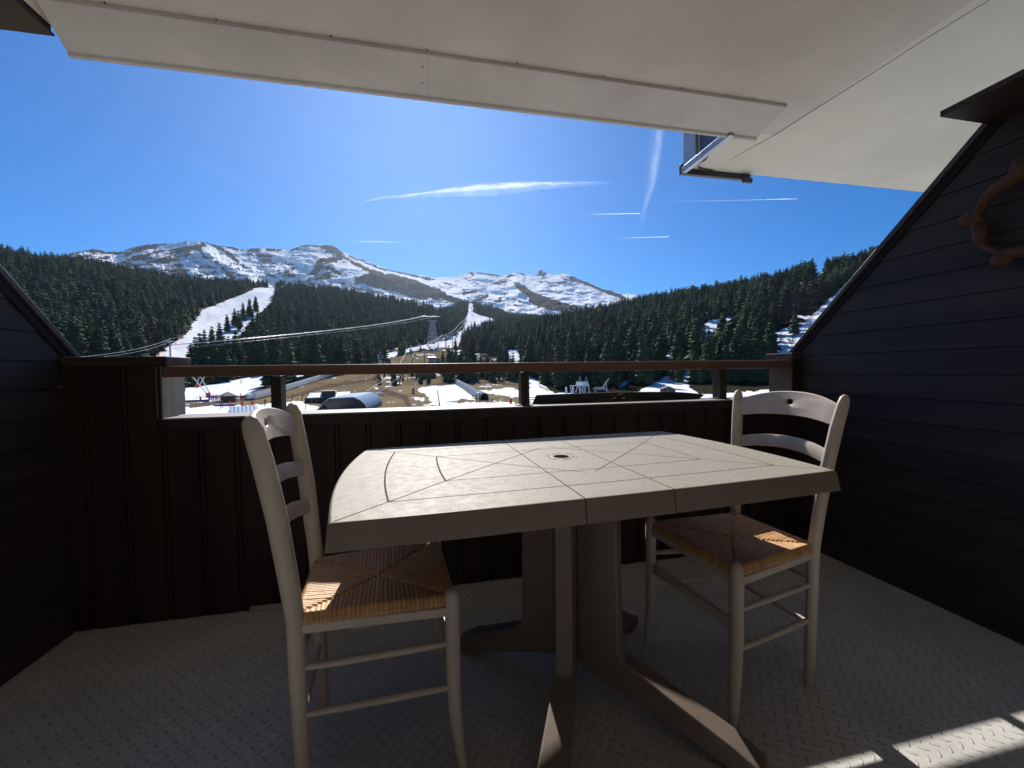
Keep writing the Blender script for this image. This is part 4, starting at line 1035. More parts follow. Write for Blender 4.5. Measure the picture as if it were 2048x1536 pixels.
def merge(name, items, protos, mat, label, cat):
    Vs = []; Fs = []; Ti = []; off = 0
    for i, (sz, P, h, b, x, y) in enumerate(items):
        V, Ft = protos[i % len(protos)]; a = rngn.uniform(0, 6.28); s = h*rngn.uniform(.85, 1.45)
        c, n = math.cos(a), math.sin(a)
        W = np.empty_like(V); W[:, 0] = (V[:, 0]*c-V[:, 1]*n)*s+P.x; W[:, 1] = (V[:, 0]*n+V[:, 1]*c)*s+P.y; W[:, 2] = V[:, 2]*h+P.z-.5
        Vs.append(W); Fs.append(Ft+off); off += len(V); Ti.append(np.full(len(V), rngn.uniform()))
    me = npmesh(name, np.concatenate(Vs), np.concatenate(Fs), False, {'tint': np.concatenate(Ti)}); me.materials.append(mat)
    o = link(bpy.data.objects.new(name, me)); tag(o, label, cat, kind='stuff'); return o
LOW = [conifer(20+s, 9, 7, rd, .06) for s, rd in enumerate((.22, .20, .26, .23, .28))]
LOWB = [baretree(30+s, 14, 110, .013) for s in range(3)]
fr = [t for t in rest if not t[3]]; br = [t for t in rest if t[3]]
print('trees', nf, nb_, len(fr), len(br))
merge('forest', fr, LOW, M['leaf_s'], 'distant dark conifer forest covering the hillsides below the snowy mountain', 'forest')
merge('bare_woods', br, LOWB, M['twig_s'], 'distant grey brown leafless trees scattered through the conifer forest', 'woods')

# ================================================================= SKI RESORT
def site(px, py):
    P, m_ = at(px, py); return P, -math.atan2(P.x, P.y), m_
def mk(name, px, py, label, cat, group=None, rz=0):
    P, r, m_ = site(px, py); e = empty(name, P, r+rz); tag(e, label, cat, group); return e, m_
red = simple('orange_red_pad', (.75, .07, .03), .6); redd = simple('dark_red_pad', (.40, .03, .03), .6)
white = simple('white_paint_far', (.85, .85, .85), .4); steel = simple('galvanised_steel', (.50, .52, .55), .4, metal=.4)
brown = wood('hut_timber', (.23, .15, .075), (.12, .08, .045), .8, scale=1.5); dbrown = wood('dark_timber', (.075, .05, .045), (.04, .03, .028), .8, scale=1.5)
roofg = simple('shingle_roof', (.20, .17, .16), .7, scale=2); roofb = simple('blue_metal_roof', (.20, .30, .42), .3, scale=1.2, metal=.3); dglass = simple('dark_glazing', (.02, .03, .05), .15)
def mat_corr():
    m, nt, b = newmat('corrugated_roof'); tc = nt.nodes.new('ShaderNodeTexCoord'); s = nt.nodes.new('ShaderNodeSeparateXYZ'); L(nt, tc.outputs['Object'], s.inputs[0])
    n = nt.nodes.new('ShaderNodeMath'); n.operation = 'SINE'; mu = nt.nodes.new('ShaderNodeMath'); mu.operation = 'MULTIPLY'; mu.inputs[1].default_value = 2*math.pi/.72; L(nt, s.outputs[0], mu.inputs[0]); L(nt, mu.outputs[0], n.inputs[0])
    L(nt, mixc(nt, ramp(nt, n.outputs[0], -.3, .3), (.10, .16, .24), (.42, .50, .58)), b.inputs['Base Color']); b.inputs['Roughness'].default_value = .4; return m
tunw, _nt, _b = newmat('milky_plastic'); _b.inputs['Base Color'].default_value = (.92, .93, .92, 1); _b.inputs['Roughness'].default_value = .35
_t = _nt.nodes.new('ShaderNodeBsdfTranslucent'); _t.inputs[0].default_value = (.97, .98, .97, 1); _m = _nt.nodes.new('ShaderNodeMixShader'); _m.inputs[0].default_value = .8
L(_nt, _b.outputs[0], _m.inputs[1]); L(_nt, _t.outputs[0], _m.inputs[2]); L(_nt, _m.outputs[0], _nt.nodes['Material Output'].inputs[0])
tunm = simple('clear_plastic_vault', (.80, .82, .84), .22, metal=.3)
# ---- people
def person_mesh(pose):
    import bmesh
    J = {'hip': (0, 0, .92), 'chest': (0, .02, 1.28), 'neck': (0, .03, 1.46), 'head': (0, .05, 1.60), 'top': (0, .05, 1.70),
         'lk': (-.11, .03, .50), 'la': (-.12, 0, .09), 'lt': (-.12, .16, .04), 'rk': (.11, .03, .50), 'ra': (.12, 0, .09), 'rt': (.12, .16, .04),
         'ls': (-.19, .02, 1.38), 'le': (-.27, .0, 1.10), 'lh': (-.26, .12, .88), 'rs': (.19, .02, 1.38), 're': (.27, .0, 1.10), 'rh': (.26, .12, .88)}
    if pose == 'ski':
        for k, d in {'hip': (0, -.10, -.12), 'chest': (0, .05, -.14), 'neck': (0, .10, -.16), 'head': (0, .14, -.16), 'top': (0, .14, -.16), 'lk': (-.02, .12, -.04), 'rk': (.02, .12, -.04), 'ls': (0, .08, -.14), 'rs': (0, .08, -.14), 'le': (-.08, .12, -.10), 're': (.08, .12, -.10), 'lh': (-.08, .28, .08), 'rh': (.08, .28, .08)}.items(): J[k] = tuple(a+b for a, b in zip(J[k], d))
    if pose == 'walk':
        for k, d in {'lk': (0, .16, .02), 'la': (0, .22, .03), 'lt': (0, .24, .03), 'ra': (0, -.24, .04), 'rt': (0, -.22, .02), 'lh': (0, -.10, 0), 'rh': (0, .12, .06)}.items(): J[k] = tuple(a+b for a, b in zip(J[k], d))
    R = {'hip': (.15, .12), 'chest': (.17, .13), 'neck': (.06, .06), 'head': (.105, .12), 'top': (.07, .08), 'lk': (.075,)*2, 'rk': (.075,)*2, 'la': (.06,)*2, 'ra': (.06,)*2, 'lt': (.05,)*2, 'rt': (.05,)*2,
         'ls': (.075,)*2, 'rs': (.075,)*2, 'le': (.055,)*2, 're': (.055,)*2, 'lh': (.045,)*2, 'rh': (.045,)*2}
    ks = list(J); E = [('hip', 'chest'), ('chest', 'neck'), ('neck', 'head'), ('head', 'top'), ('hip', 'lk'), ('lk', 'la'), ('la', 'lt'), ('hip', 'rk'), ('rk', 'ra'), ('ra', 'rt'), ('chest', 'ls'), ('ls', 'le'), ('le', 'lh'), ('chest', 'rs'), ('rs', 're'), ('re', 'rh')]
    me = bpy.data.meshes.new('pm'); me.from_pydata([J[k] for k in ks], [(ks.index(a), ks.index(b)) for a, b in E], [])
    o = bpy.data.objects.new('pm', me); C.objects.link(o)
    sk = o.modifiers.new('s', 'SKIN'); o.modifiers.new('d', 'SUBSURF').levels = 1
    for i, k in enumerate(ks): me.skin_vertices[0].data[i].radius = R[k]
    me.skin_vertices[0].data[0].use_root = True
    dg = bpy.context.evaluated_depsgraph_get(); out = bpy.data.meshes.new_from_object(o.evaluated_get(dg))
    bpy.data.objects.remove(o); hz = J['hip'][2]; nz = J['neck'][2]
    for p in out.polygons:
        z = p.center.z; far = abs(p.center.x) > .2 or z > hz
        p.material_index = 3 if z > nz+.10 else (2 if z > nz+.01 else (0 if (z > hz-.06 or abs(p.center.x) > .21) else (4 if z < .14 else 1)))
        p.use_smooth = True
    return out
PM = {k: person_mesh(k) for k in ('stand', 'ski', 'walk')}
skin = simple('face_skin', (.55, .33, .24), .6); CL = {}
def cl(n, c):
    if n not in CL: CL[n] = simple('cloth_'+n, c, .8)
    return CL[n]
COL = {'blue': (.05, .12, .45), 'navy': (.02, .03, .09), 'red': (.60, .04, .03), 'orange': (.80, .18, .03), 'black': (.02, .02, .02), 'pink': (.65, .12, .25), 'purple': (.2, .06, .25), 'grey': (.25, .25, .25), 'white': (.8, .8, .8), 'brown': (.15, .07, .04), 'teal': (.03, .25, .25)}
def person(px, py, jacket, pants, label, pose='stand', helmet='black', rz=0, skis=False, group=None, h=1.72, facing=0):
    P, r, m_ = site(px, py); me = PM[pose].copy(); me.materials.clear()
    for k in (jacket, pants): me.materials.append(cl(k, COL[k]))
    me.materials.append(skin); me.materials.append(cl(helmet, COL[helmet])); me.materials.append(cl('black', COL['black']))
    o = bpy.data.objects.new('person', me); link(o); o.location = P; o.rotation_euler.z = r+rz; s = h/1.72*1.2; o.scale = (s, s, s)
    tag(o, label, 'person', group)
    if skis:
        for sx in (-.12, .12):
            mb = MB(); mb.box(sx-.05, sx+.05, -.8, .75, .0, .025); mb.add([(sx-.05, .75, .0), (sx+.05, .75, 0), (sx+.04, .95, .12), (sx-.04, .95, .12), (sx-.05, .75, .025), (sx+.05, .75, .025), (sx+.04, .95, .14), (sx-.04, .95, .14)], [(3, 2, 1, 0), (4, 5, 6, 7), (1, 2, 6, 5), (3, 0, 4, 7), (2, 3, 7, 6)]); mb.build('ski', cl('red', COL['red']), o)
G1 = 'people gathered round the ski hut'
q = [(418, 803.0, 'blue', 'blue', 'leftmost'), (421, 802.6, 'navy', 'blue', 'second'), (424, 802.8, 'blue', 'navy', 'third'), (427.5, 802.3, 'purple', 'black', 'fourth'), (431, 802.5, 'red', 'black', 'fifth'), (434, 802.0, 'pink', 'navy', 'sixth'), (437, 802.6, 'black', 'black', 'seventh'), (442, 802.4, 'navy', 'grey', 'eighth')]
for k, (x, y, j, p, nm) in enumerate(q): person(x, y, j, p, f'person in {j} jacket, {nm} from the left in the queue left of the hut', ['stand', 'walk', 'stand'][k % 3], rz=k*1.3, group=G1)
q = [(470, 802.5, 'red', 'navy', 'leftmost'), (473, 802.8, 'purple', 'black', 'second'), (476.5, 802.6, 'black', 'pink', 'third'), (480, 802.8, 'red', 'black', 'fourth'), (483.5, 802.2, 'navy', 'navy', 'fifth'), (488, 801.8, 'brown', 'black', 'sixth'), (493, 801.0, 'navy', 'red', 'seventh')]
for k, (x, y, j, p, nm) in enumerate(q): person(x, y, j, p, f'person in {j} jacket, {nm} from the left between hut and conveyor', ['stand', 'walk', 'stand'][k % 3], rz=k*1.1+1, group=G1)
person(401.5, 806, 'navy', 'white', 'person in navy jacket and pale trousers standing alone left of the queue', 'walk', rz=1)
person(482.7, 767, 'pink', 'pink', 'skier in pink high on the snow field above the hut', 'ski', 'pink', rz=2.5, skis=True)
person(444, 817, 'brown', 'brown', 'person in brown walking on the snow below the hut', 'walk', rz=1.5)
person(460.8, 816, 'red', 'red', 'skier in red with arms out on the snow below the hut', 'ski', 'red', rz=3, skis=True)
person(484.5, 818, 'red', 'brown', 'person in red just behind the left part of the corrugated blue roof', 'stand')
person(505.5, 816.5, 'red', 'black', 'person in red just behind the right part of the corrugated blue roof', 'stand')
person(530.5, 812.5, 'brown', 'pink', 'person in brown and pink standing left of the left rail post', 'stand', 'brown')
person(686, 723.5, 'navy', 'black', 'tiny dark skier on the snow just above the handrail', 'ski', skis=True)
person(393, 777, 'grey', 'black', 'tiny grey skier at the top edge of the snow field', 'ski')
person(526, 752.8, 'grey', 'navy', 'tiny skier far up under the handrail left of the post', 'ski')
# ---- posts and markers
def pole(name, px, py, top, wpx, mat, label, cat='pole', parts=None):
    e, m_ = mk(name, px, py, label, cat); h = (py-top)*m_; r = wpx*m_/2
    mb = MB(); mb.tube([(0, 0, -.3), (0, 0, h)], [r, r*.8], 10); mb.build('shaft', mat, e, True, auto=50)
    return e, m_, h
for x, y, t, w_, mt, lb in ((439.5, 804.5, 793.5, 1.3, dbrown, 'dark post standing at the end of the queue left of the hut'), (481.3, 796, 786.5, 1.6, steel, 'blue grey post rising behind the people right of the hut'), (711.5, 709, 679, 1.1, dbrown, 'dark pole standing close beside the tall floodlight')):
    e, m_, h = pole('post', x, y, t, w_, mt, lb, 'post')
    mb = MB(); mb.tube([(0, 0, h), (0, 0, h+.15)], [w_*m_*.7, w_*m_*.4], 8); mb.build('cap', steel, e, True)
e, m_, h = pole('floodlight', 713.8, 709, 679, 1.2, dbrown, 'tall dark floodlight pole at the forest edge above the handrail', 'floodlight')
mb = MB(); mb.box(-2.2*m_, 2.2*m_, -.3, .5, h-.5*m_, h+1.8*m_); mb.build('lamp_head', white, e, bevel=.1)
mb = MB(); mb.tube([(0, 0, -.2), (0, 0, 2.2*m_)], 1.2*m_, 10); mb.build('base_pad', red, e, True, auto=50)
e, m_, h = pole('lift_pylon', 341, 718, 682, 3.0, steel, 'grey lift pylon on the snow at the foot of the left-hand run', 'pylon')
mb = MB(); mb.box(-6*m_, 6*m_, -.4, .4, h-.6, h+.3); mb.build('cross_arm', steel, e, bevel=.08)
mb = MB()
for s in (-1, 1): mb.box(s*6*m_-1.6*m_, s*6*m_+1.6*m_, -.25, .25, h+.3, h+.9)
mb.build('sheave_train', dbrown, e, bevel=.08)
# ---- snow lances
def lance(px, py, pads, lances, label, mat=red):
    e, m_ = mk('snow_lance', px, py, label, 'snow lance', 'snow-making lances on the ski slopes')
    x0, x1, z1 = pads; r = (x1-x0)*m_/2
    mb = MB(); z1 *= m_
    mb.tube([(0, 0, -.1), (0, 0, .12*z1), (0, 0, .92*z1), (0, 0, z1)], [r*.92, r, r, r*.85], 12, side=(1, 0, 0)); mb.build('safety_pad', mat, e, True, auto=40)
    for (dx0, dz0, dx1, dz1) in lances:
        mb = MB(); a = Vector((dx0*m_, 0, dz0*m_)); b = Vector((dx1*m_, -.4, dz1*m_)); mb.tube([a, a.lerp(b, .5), b], [.19, .17, .14], 8); mb.tube([b, b+(b-a).normalized()*.5], [.16, .14], 8); mb.build('lance_tube', white, e, True, auto=50)
lance(396.5, 774, (-4.8, 4.8, 6), [(-2, 5, 3.5, 26), (3, 5, 13, 26)], 'upper of the two red padded double snow lances beside the parapet end')
lance(416.8, 794.5, (-4, 4, 9), [(-3, 8, -26, 46), (2, 8, -13, 46)], 'lower red padded double snow lance on the white snow left of the hut')
lance(664.5, 720, (-2.2, 2.2, 4), [(-.5, 3, 7, 22), (1, 3, 12, 19)], 'red padded double snow lance at the forest edge above the conveyor')
lance(537, 733, (-1, 1, 3), [(0, 2, 6, 15)], 'single snow lance poking up behind the handrail above the left rail post')
lance(803.5, 697, (-2, 2, 4), [(-.5, 3, 5.5, 13), (1, 3, 8, 13)], 'pale double snow lance beside the tan box on the upper snow strip', simple('orange_pad', (.7, .2, .04), .6))
lance(847.5, 688.5, (-.7, .7, 2), [(0, 1, 4.5, 12)], 'thin snow lance just left of the lattice cable-car tower')
lance(826.8, 787, (-2.1, 2.1, 10.5), [(.5, 9, 9, 29)], 'dark red padded snow lance left of the snow patch below the handrail', redd)
lance(878.8, 811, (-1.4, 1.4, 4.5), [(0, 4, -3, 28)], 'slim snow lance with a small red pad below the snow patch', redd)
lance(1021.5, 806.5, (-2.4, 2.4, 9.5), [(0, 9, 0, 12)], 'dark red padded snow hydrant left of the middle rail post', redd)
lance(1214.3, 786, (-2, 2, 2), [(0, 2, -2.4, 22)], 'upright pale lance mast behind the navy board')
lance(1199, 786, (-1.5, 1.5, 3), [(0, 2, 17.5, 27)], 'long slanting pale lance beside the white-roofed hut')
lance(751, 701, (-.8, .8, 1.5), [(0, 1, 3, 9)], 'thin pale lance among the small conifers beside the white building')
P, m_ = at(810, 694); mb = MB(); mb.box(-5*m_, 5*m_, -1, 1, 0, 3.2*m_); mb.box(-5.4*m_, 5.4*m_, -1.1, 1.1, 3.2*m_, 3.5*m_); o = mb.build('cabin', simple('tan_panel', (.42, .30, .10), .7), bevel=.1); o.location = P; tag(o, 'tan box cabin on the upper strip of snow below the forest edge', 'cabin')
for x, y, w_, h_, lb in ((629, 726.5, 3.2, 3.4, 'small orange padded box at the forest edge above the conveyor'), (432, 763.5, 9, 2.2, 'long orange mattress in the shade above the snow field'), (1205, 784, 3, 2.4, 'left of two red pads behind the navy board'), (1227.5, 783.5, 2.2, 7, 'tall red pad right of the slanting lance'), (1260.5, 775, 4.5, 5, 'dark red pad on the shaded snow right of the slanting lance'), (542, 805, 2.2, 4.4, 'small orange marker just left of the left rail post'), (804.5+2.5, 763, 1, 1, '')):
    if not lb: continue
    P, r, m_ = site(x, y); mb = MB(); mb.box(-w_/2*m_, w_/2*m_, -.5, .5, -.1, h_*m_*.8); mb.box(-w_*.42*m_, w_*.42*m_, -.42, .42, h_*m_*.8+.002, h_*m_); o = mb.build('crash_pad', red, bevel=.12); o.location = P; o.rotation_euler.z = r; tag(o, lb, 'crash pad')
# low red net around the lower snow lance
P, r, m_ = site(415, 795); mb = MB()
for k in range(9):
    a = k/8; x = (-18+44*a)*m_; mb.tube([(x, -1.2+2*math.sin(a*3), -.1), (x, -1.2+2*math.sin(a*3), 1.3*(1-.5*abs(a-.5)))], .05, 5)
for k in range(8):
    a, b = k/8, (k+1)/8
    for z in (.25, .6, .95): mb.tube([((-18+44*a)*m_, -1.2+2*math.sin(a*3), z), ((-18+44*b)*m_, -1.2+2*math.sin(b*3), z)], .04, 4)
o = mb.build('safety_net', red); o.location = P; o.rotation_euler.z = r; tag(o, 'low red safety net round the foot of the lower double snow lance', 'net')
def netline(pts, label, mat=red, h=1.4):
    P0, _ = at(*pts[0]); mb = MB(); w3 = []
    for (x1, y1), (x2, y2) in zip(pts[:-1], pts[1:]):
        n = max(2, int(math.hypot(x2-x1, y2-y1)/4))
        for k in range(n): P, _ = at(x1+(x2-x1)*k/n, y1+(y2-y1)*k/n); w3.append(P-P0)
    for a, b in zip(w3[:-1], w3[1:]):
        mb.tube([a, a+Vector((0, 0, h))], .08, 5)
        for z in (.3, .6, .9, 1.2): mb.tube([a+Vector((0, 0, z)), b+Vector((0, 0, z))], .07, 4)
    o = mb.build('safety_net', mat); o.location = P0; tag(o, label, 'net')
netline([(352, 688), (366, 672), (372, 660)], 'orange red safety net along the left edge of the left-hand run')
netline([(312, 716), (326, 703)], 'short orange net at the bottom left of the left-hand run')
netline([(758, 706), (802, 695.5), (846, 687), (883, 678)], 'thin dark red net along the upper edge of the narrow snow strip', redd)
netline([(1600, 655), (1640, 618), (1668, 588), (1705, 560)], 'red safety net climbing along the right-hand run', redd)
netline([(1078, 774), (1090, 780), (1101, 786)], 'dark post and wire fence beside the narrow snow path right of the middle post', dbrown, 1.8)
# ---- hut
e, m_ = mk('ski_hut', 456, 804.5, 'small square brown ski hut with pyramid roof on the snow', 'hut', rz=.35)
W_ = 8.6*m_; Hh = 13.5*m_
mb = MB(); mb.box(-W_, W_, -W_, W_, -.3, Hh); mb.build('wall', brown, e)
mb = MB(); a = W_+3.2*m_; z0 = Hh-.4*m_
mb.add([(-a, -a, z0), (a, -a, z0), (a, a, z0), (-a, a, z0), (0, 0, z0+8.4*m_), (-a, -a, z0-.2), (a, -a, z0-.2), (a, a, z0-.2), (-a, a, z0-.2)], [(0, 1, 4), (1, 2, 4), (2, 3, 4), (3, 0, 4), (0, 5, 6, 1), (1, 6, 7, 2), (2, 7, 8, 3), (3, 8, 5, 0), (8, 7, 6, 5)]); mb.build('roof', roofg, e)
mb = MB(); mb.box(-W_*.45, W_*.2, -W_-.04, -W_, Hh*.45, Hh*.8); mb.build('window', dglass, e)
mb = MB(); mb.box(W_, W_+.04, -W_*.3, W_*.4, 0, Hh*.8); mb.build('door', dbrown, e)
# snow bank / blue mat in front of the hut
P, r, m_ = site(452, 812); mb = MB(); mb.box(-18*m_, 15*m_, -.5, 2.4, -.2, .55); o = mb.build('padded_mat', simple('blue_mat', (.05, .12, .28), .6), bevel=.15); o.location = P; o.rotation_euler.z = r; tag(o, 'long blue padded mat in front of the square ski hut', 'mat')
P, r, m_ = site(393, 803.5); mb = MB(); mb.box(-20*m_, 20*m_, -.1, .1, -.1, .6); o = mb.build('barrier', simple('blue_barrier', (.10, .18, .45), .6), bevel=.03); o.location = P; o.rotation_euler.z = r; tag(o, 'low blue barrier on the snow left of the queue', 'barrier')
# ---- covered conveyors
def tunnel(name, path, rad, hgt, mat, rib, label, ribstep, base=True, end_frame=False):
    P0, _ = at(*path[0]); pts = []
    for (x1, y1), (x2, y2) in zip(path[:-1], path[1:]):
        n = 10
        for k in range(n): pts.append(at(x1+(x2-x1)*k/n, y1+(y2-y1)*k/n)[0])
    pts.append(at(*path[-1])[0])
    # resample evenly and smooth z
    A = np.array([list(p) for p in pts]); d = np.r_[0, np.cumsum(np.linalg.norm(np.diff(A, axis=0), axis=1))]
    n = int(d[-1]/ribstep)+1; t = np.linspace(0, d[-1], n); Q = np.stack([np.interp(t, d, A[:, i]) for i in range(3)], 1)
    for i in range(3): Q[:, i] = np.convolve(np.pad(Q[:, i], 4, 'edge'), np.ones(9)/9, 'valid')
    e = empty(name, P0); tag(e, label, 'conveyor')
    na = 12; mb = MB(); mr = MB(); mf = MB(); V = []
    for i in range(n):
        tg = Q[min(i+1, n-1)]-Q[max(i-1, 0)]; tg = tg/np.linalg.norm(tg); sd_ = np.array([tg[1], -tg[0], 0]); sd_ /= np.linalg.norm(sd_)
        base_ = Q[i]-np.array(P0)+np.array([0, 0, .35])
        ring = [base_+sd_*rad*math.cos(math.pi*k/na)*(1 if 0 < k < na else 1)+np.array([0, 0, hgt*math.sin(math.pi*k/na)**.75]) for k in range(na+1)]
        V.append(ring)
        rr_ = [base_+(p-base_)*1.03 for p in ring]; mr.tube(rr_, .05, 4)
        if i % 3 == 0:
            for s in (-1, 1): mf.tube([base_+sd_*rad*s, base_+sd_*rad*s-np.array([0, 0, 1.0])], .07, 5)
    mb.add([tuple(p) for r_ in V for p in r_], [(i*(na+1)+k, i*(na+1)+k+1, (i+1)*(na+1)+k+1, (i+1)*(na+1)+k) for i in range(n-1) for k in range(na)])
    mb.build('cover', mat, e, True)
    mr.build('rib_frame', rib, e)
    for i in range(n-1):
        tg = Q[i+1]-Q[i]; sd_ = np.array([tg[1], -tg[0], 0]); sd_ /= np.linalg.norm(sd_); a = Q[i]-np.array(P0); b = Q[i+1]-np.array(P0)
        z = np.array([0, 0, .34]); z2 = np.array([0, 0, -.2]); s = sd_*rad*1.02
        mf.hexa([tuple(v) for v in (a-s+z2, b-s+z2, b+s+z2, a+s+z2, a-s+z, b-s+z, b+s+z, a+s+z)])
    mf.build('base_frame', dbrown, e)
    return e, Q
tunnel('covered_conveyor', [(498, 801), (545, 789.5), (569, 782), (615, 767), (662, 752), (700, 741)], 1.25, 2.3, tunw, simple('tunnel_rib', (.30, .33, .32), .5), 'long white arched covered conveyor rising beside the snow field', 1.25)
tunnel('covered_conveyor', [(970, 801), (950, 790), (930, 777), (914, 767.5)], 1.7, 2.7, tunm, simple('steel_rib', (.45, .50, .55), .3, metal=.5), 'shiny grey covered conveyor climbing to the left of the middle post', 1.4)
e, m_ = mk('gate_frame', 956, 803.5, 'dark square entrance frame at the foot of the shiny covered conveyor', 'gate')
mb = MB(); a = 4.6*m_
mb.box(-a, -a+.4, -.5, .5, -.2, 15*m_); mb.box(a-.4, a, -.5, .5, -.2, 15*m_); mb.build('upright', dbrown, e); mb = MB(); mb.tube([(-a, 0, 15*m_), (-a*.5, 0, 17.5*m_), (a*.4, 0, 17.8*m_), (a, 0, 15.2*m_)], .3, 6); mb.build('arched_top', steel, e)
e, m_ = mk('red_marker', 984, 802, 'small red marker right of the shiny covered conveyor', 'marker'); mb = MB(); mb.tube([(0, 0, -.1), (0, 0, 4*m_)], 1.6*m_, 10); mb.build('pad', redd, e, True, auto=50)
# ---- buildings below
e, m_ = mk('skylit_building', 655, 806, 'long low dark building with two pale skylight roofs', 'building')
def B(mb, x0, x1, y0, y1, z0, z1): mb.box(x0*m_, x1*m_, y0, y1, z0*m_, z1*m_)
D = 9.0
mb = MB(); B(mb, -40, 45, 0, D, -3, 12); mb.build('wall', dbrown, e)
for x0, x1, col, s in ((-36, -9, 'pale', 1), (14, 41, 'cream', 1)):
    mb = MB(); za, zb = 12.1*m_, 20*m_
    mb.add([(x0*m_, -.3, za), (x1*m_, -.3, za), ((x1+3)*m_, D*.55, zb), ((x0+5)*m_, D*.55, zb), (x0*m_, -.3, za-.2), (x1*m_, -.3, za-.2), ((x1+3)*m_, D*.55, za), ((x0+5)*m_, D*.55, za), ((x0+2)*m_, D, za), ((x1+1)*m_, D, za)], [(0, 1, 2, 3), (4, 5, 1, 0), (1, 5, 6, 2), (0, 3, 7, 4), (3, 2, 9, 8), (2, 6, 9), (3, 8, 7)])
    rf = mb.build('skylight_roof', simple('skylight_'+col, (.70, .75, .72) if col == 'pale' else (.78, .74, .62), .4, scale=.5), e)
    mb = MB()
    for k in range(7):
        t = k/6; xa = (x0+(x1-x0)*t)*m_; xb_ = (x0+5+(x1-x0-2)*t)*m_
        mb.tube([(xa, -.3, za+.06), (xb_, D*.55, zb+.06)], .07, 4)
    mb.build('glazing_bars', simple('grey_bars', (.35, .38, .38), .5), rf)
mb = MB(); B(mb, -10, 15, .2, D*.8, 12.02, 24); mb.build('central_block', simple('dark_cladding', (.05, .045, .055), .7), e)
mb = MB()
for x in (-30, -20, -5, 8, 24, 36): B(mb, x, x+4, -.05, 0, 3, 8)
mb.build('window', dglass, e)
# lift station with rounded blue roof
def lift_station():
    e, m_ = mk('lift_station', 690, 822, 'large lift station with curved blue metal roof', 'lift station')
    P0 = e.location.copy(); e.rotation_euler.z = 0
    fl = [at(655, 824)[0], at(714, 824)[0]]; sc_m = m_
    # axis runs away to the right
    b1 = at(760, 806)[0]; ax = (b1-fl[1]); ax.z = 0; Lx = 26.0; ax.normalize()
    side = Vector((-ax.y, ax.x, 0))*-1
    w_ = 5.6; mid = (fl[0]+fl[1])/2-P0
    prof = [(-w_, .4), (-w_*.98, 1.4), (-w_*.82, 2.7), (-w_*.58, 3.75), (w_*.50, 3.95), (w_*.78, 3.1), (w_*.97, 2.0), (w_*1.06, .9)]
    ends = []
    z0 = mid.z-.2
    for d in (0, Lx): ends.append([Vector((mid.x, mid.y, 0))+ax*d+side*u+Vector((0, 0, z0+z)) for u, z in prof])
    n = len(prof); mb = MB()
    mb.add(ends[0]+ends[1]+[p-Vector((0, 0, .25)) for p in ends[0]+ends[1]], [(i, i+1, n+i+1, n+i) for i in range(n-1)]+[(2*n+i, 3*n+i, 3*n+i+1, 2*n+i+1) for i in range(n-1)]+[(i, 2*n+i, 2*n+i+1, i+1) for i in range(n-1)]+[(n+i, n+i+1, 3*n+i+1, 3*n+i) for i in range(n-1)])
    mb.build('roof', roofb, e, True, auto=25)
    mb = MB(); q0 = [p+ax*.5-Vector((0, 0, .28)) for p in ends[0]]; q1 = [p-ax*.5-Vector((0, 0, .28)) for p in ends[1]]
    lo0 = [Vector((q0[0].x, q0[0].y, z0-3)), Vector((q0[-1].x, q0[-1].y, z0-3))]
    mb.add(q0+lo0[::-1], [tuple(range(n+2))]); mb.build('end_glazing', dglass, e); mb = MB(); lo1 = [Vector((q1[0].x, q1[0].y, z0-3)), Vector((q1[-1].x, q1[-1].y, z0-3))]; mb.add(q1+lo1[::-1], [tuple(range(n+1, -1, -1))])
    mb.build('end_glazing', dglass, e)
    mb = MB(); a, b = q0[-1], q1[-1]; mb.hexa([a+Vector((0, 0, -3)), b+Vector((0, 0, -3)), b-side*.4+Vector((0, 0, -3)), a-side*.4+Vector((0, 0, -3)), a, b, b-side*.4, a-side*.4]); mb.build('side_wall', simple('station_wall', (.16, .15, .15), .7), e)
    # machinery at the far end: deck, bullwheel beam, posts
    c = Vector((mid.x, mid.y, 0))+ax*(Lx+3)+Vector((0, 0, z0)); mb = MB()
    for u in (-3, 3):
        for d in (0, 5): mb.tube([c+side*u+ax*d+Vector((0, 0, -3)), c+side*u+ax*d+Vector((0, 0, 3.2))], .14, 6)
    mb.build('support', steel, e)
    mb = MB(); mb.tube([c-side*5+Vector((0, 0, 3.3)), c+side*6+Vector((0, 0, 3.3))], .25, 6); mb.tube([c-ax*3+Vector((0, 0, 2.7)), c+ax*7+Vector((0, 0, 3.1))], .2, 6); mb.build('beam', white, e)
    return P0+c+Vector((0, 0, 3.0)), side
LS, LSs = lift_station()
e, m_ = mk('brown_shed', 641, 824, 'small brown gabled shed roof left of the large lift station', 'shed', rz=-.2)
mb = MB(); mb.prism([(-9*m_, -2), (9*m_, -2), (9*m_, 2.5*m_), (2*m_, 10.5*m_), (-9*m_, 2.5*m_)], 1, 0, 4); mb.build('wall', dbrown, e)
mb = MB(); mb.hexa([(-9.6*m_, -.3, 2*m_), (2*m_, -.3, 10.6*m_), (2*m_, 4.3, 10.6*m_), (-9.6*m_, 4.3, 2*m_), (-9.6*m_, -.3, 2.8*m_), (2*m_, -.3, 11.5*m_), (2*m_, 4.3, 11.5*m_), (-9.6*m_, 4.3, 2.8*m_)])
mb.hexa([(2.05*m_, -.3, 10.6*m_), (9.6*m_, -.3, 2*m_), (9.6*m_, 4.3, 2*m_), (2.05*m_, 4.3, 10.6*m_), (2.05*m_, -.3, 11.5*m_), (9.6*m_, -.3, 2.8*m_), (9.6*m_, 4.3, 2.8*m_), (2.05*m_, 4.3, 11.5*m_)]); mb.build('roof', roofg, e)
e, m_ = mk('corrugated_roof_building', 487, 832, 'low building with corrugated blue roof and red gable', 'building')
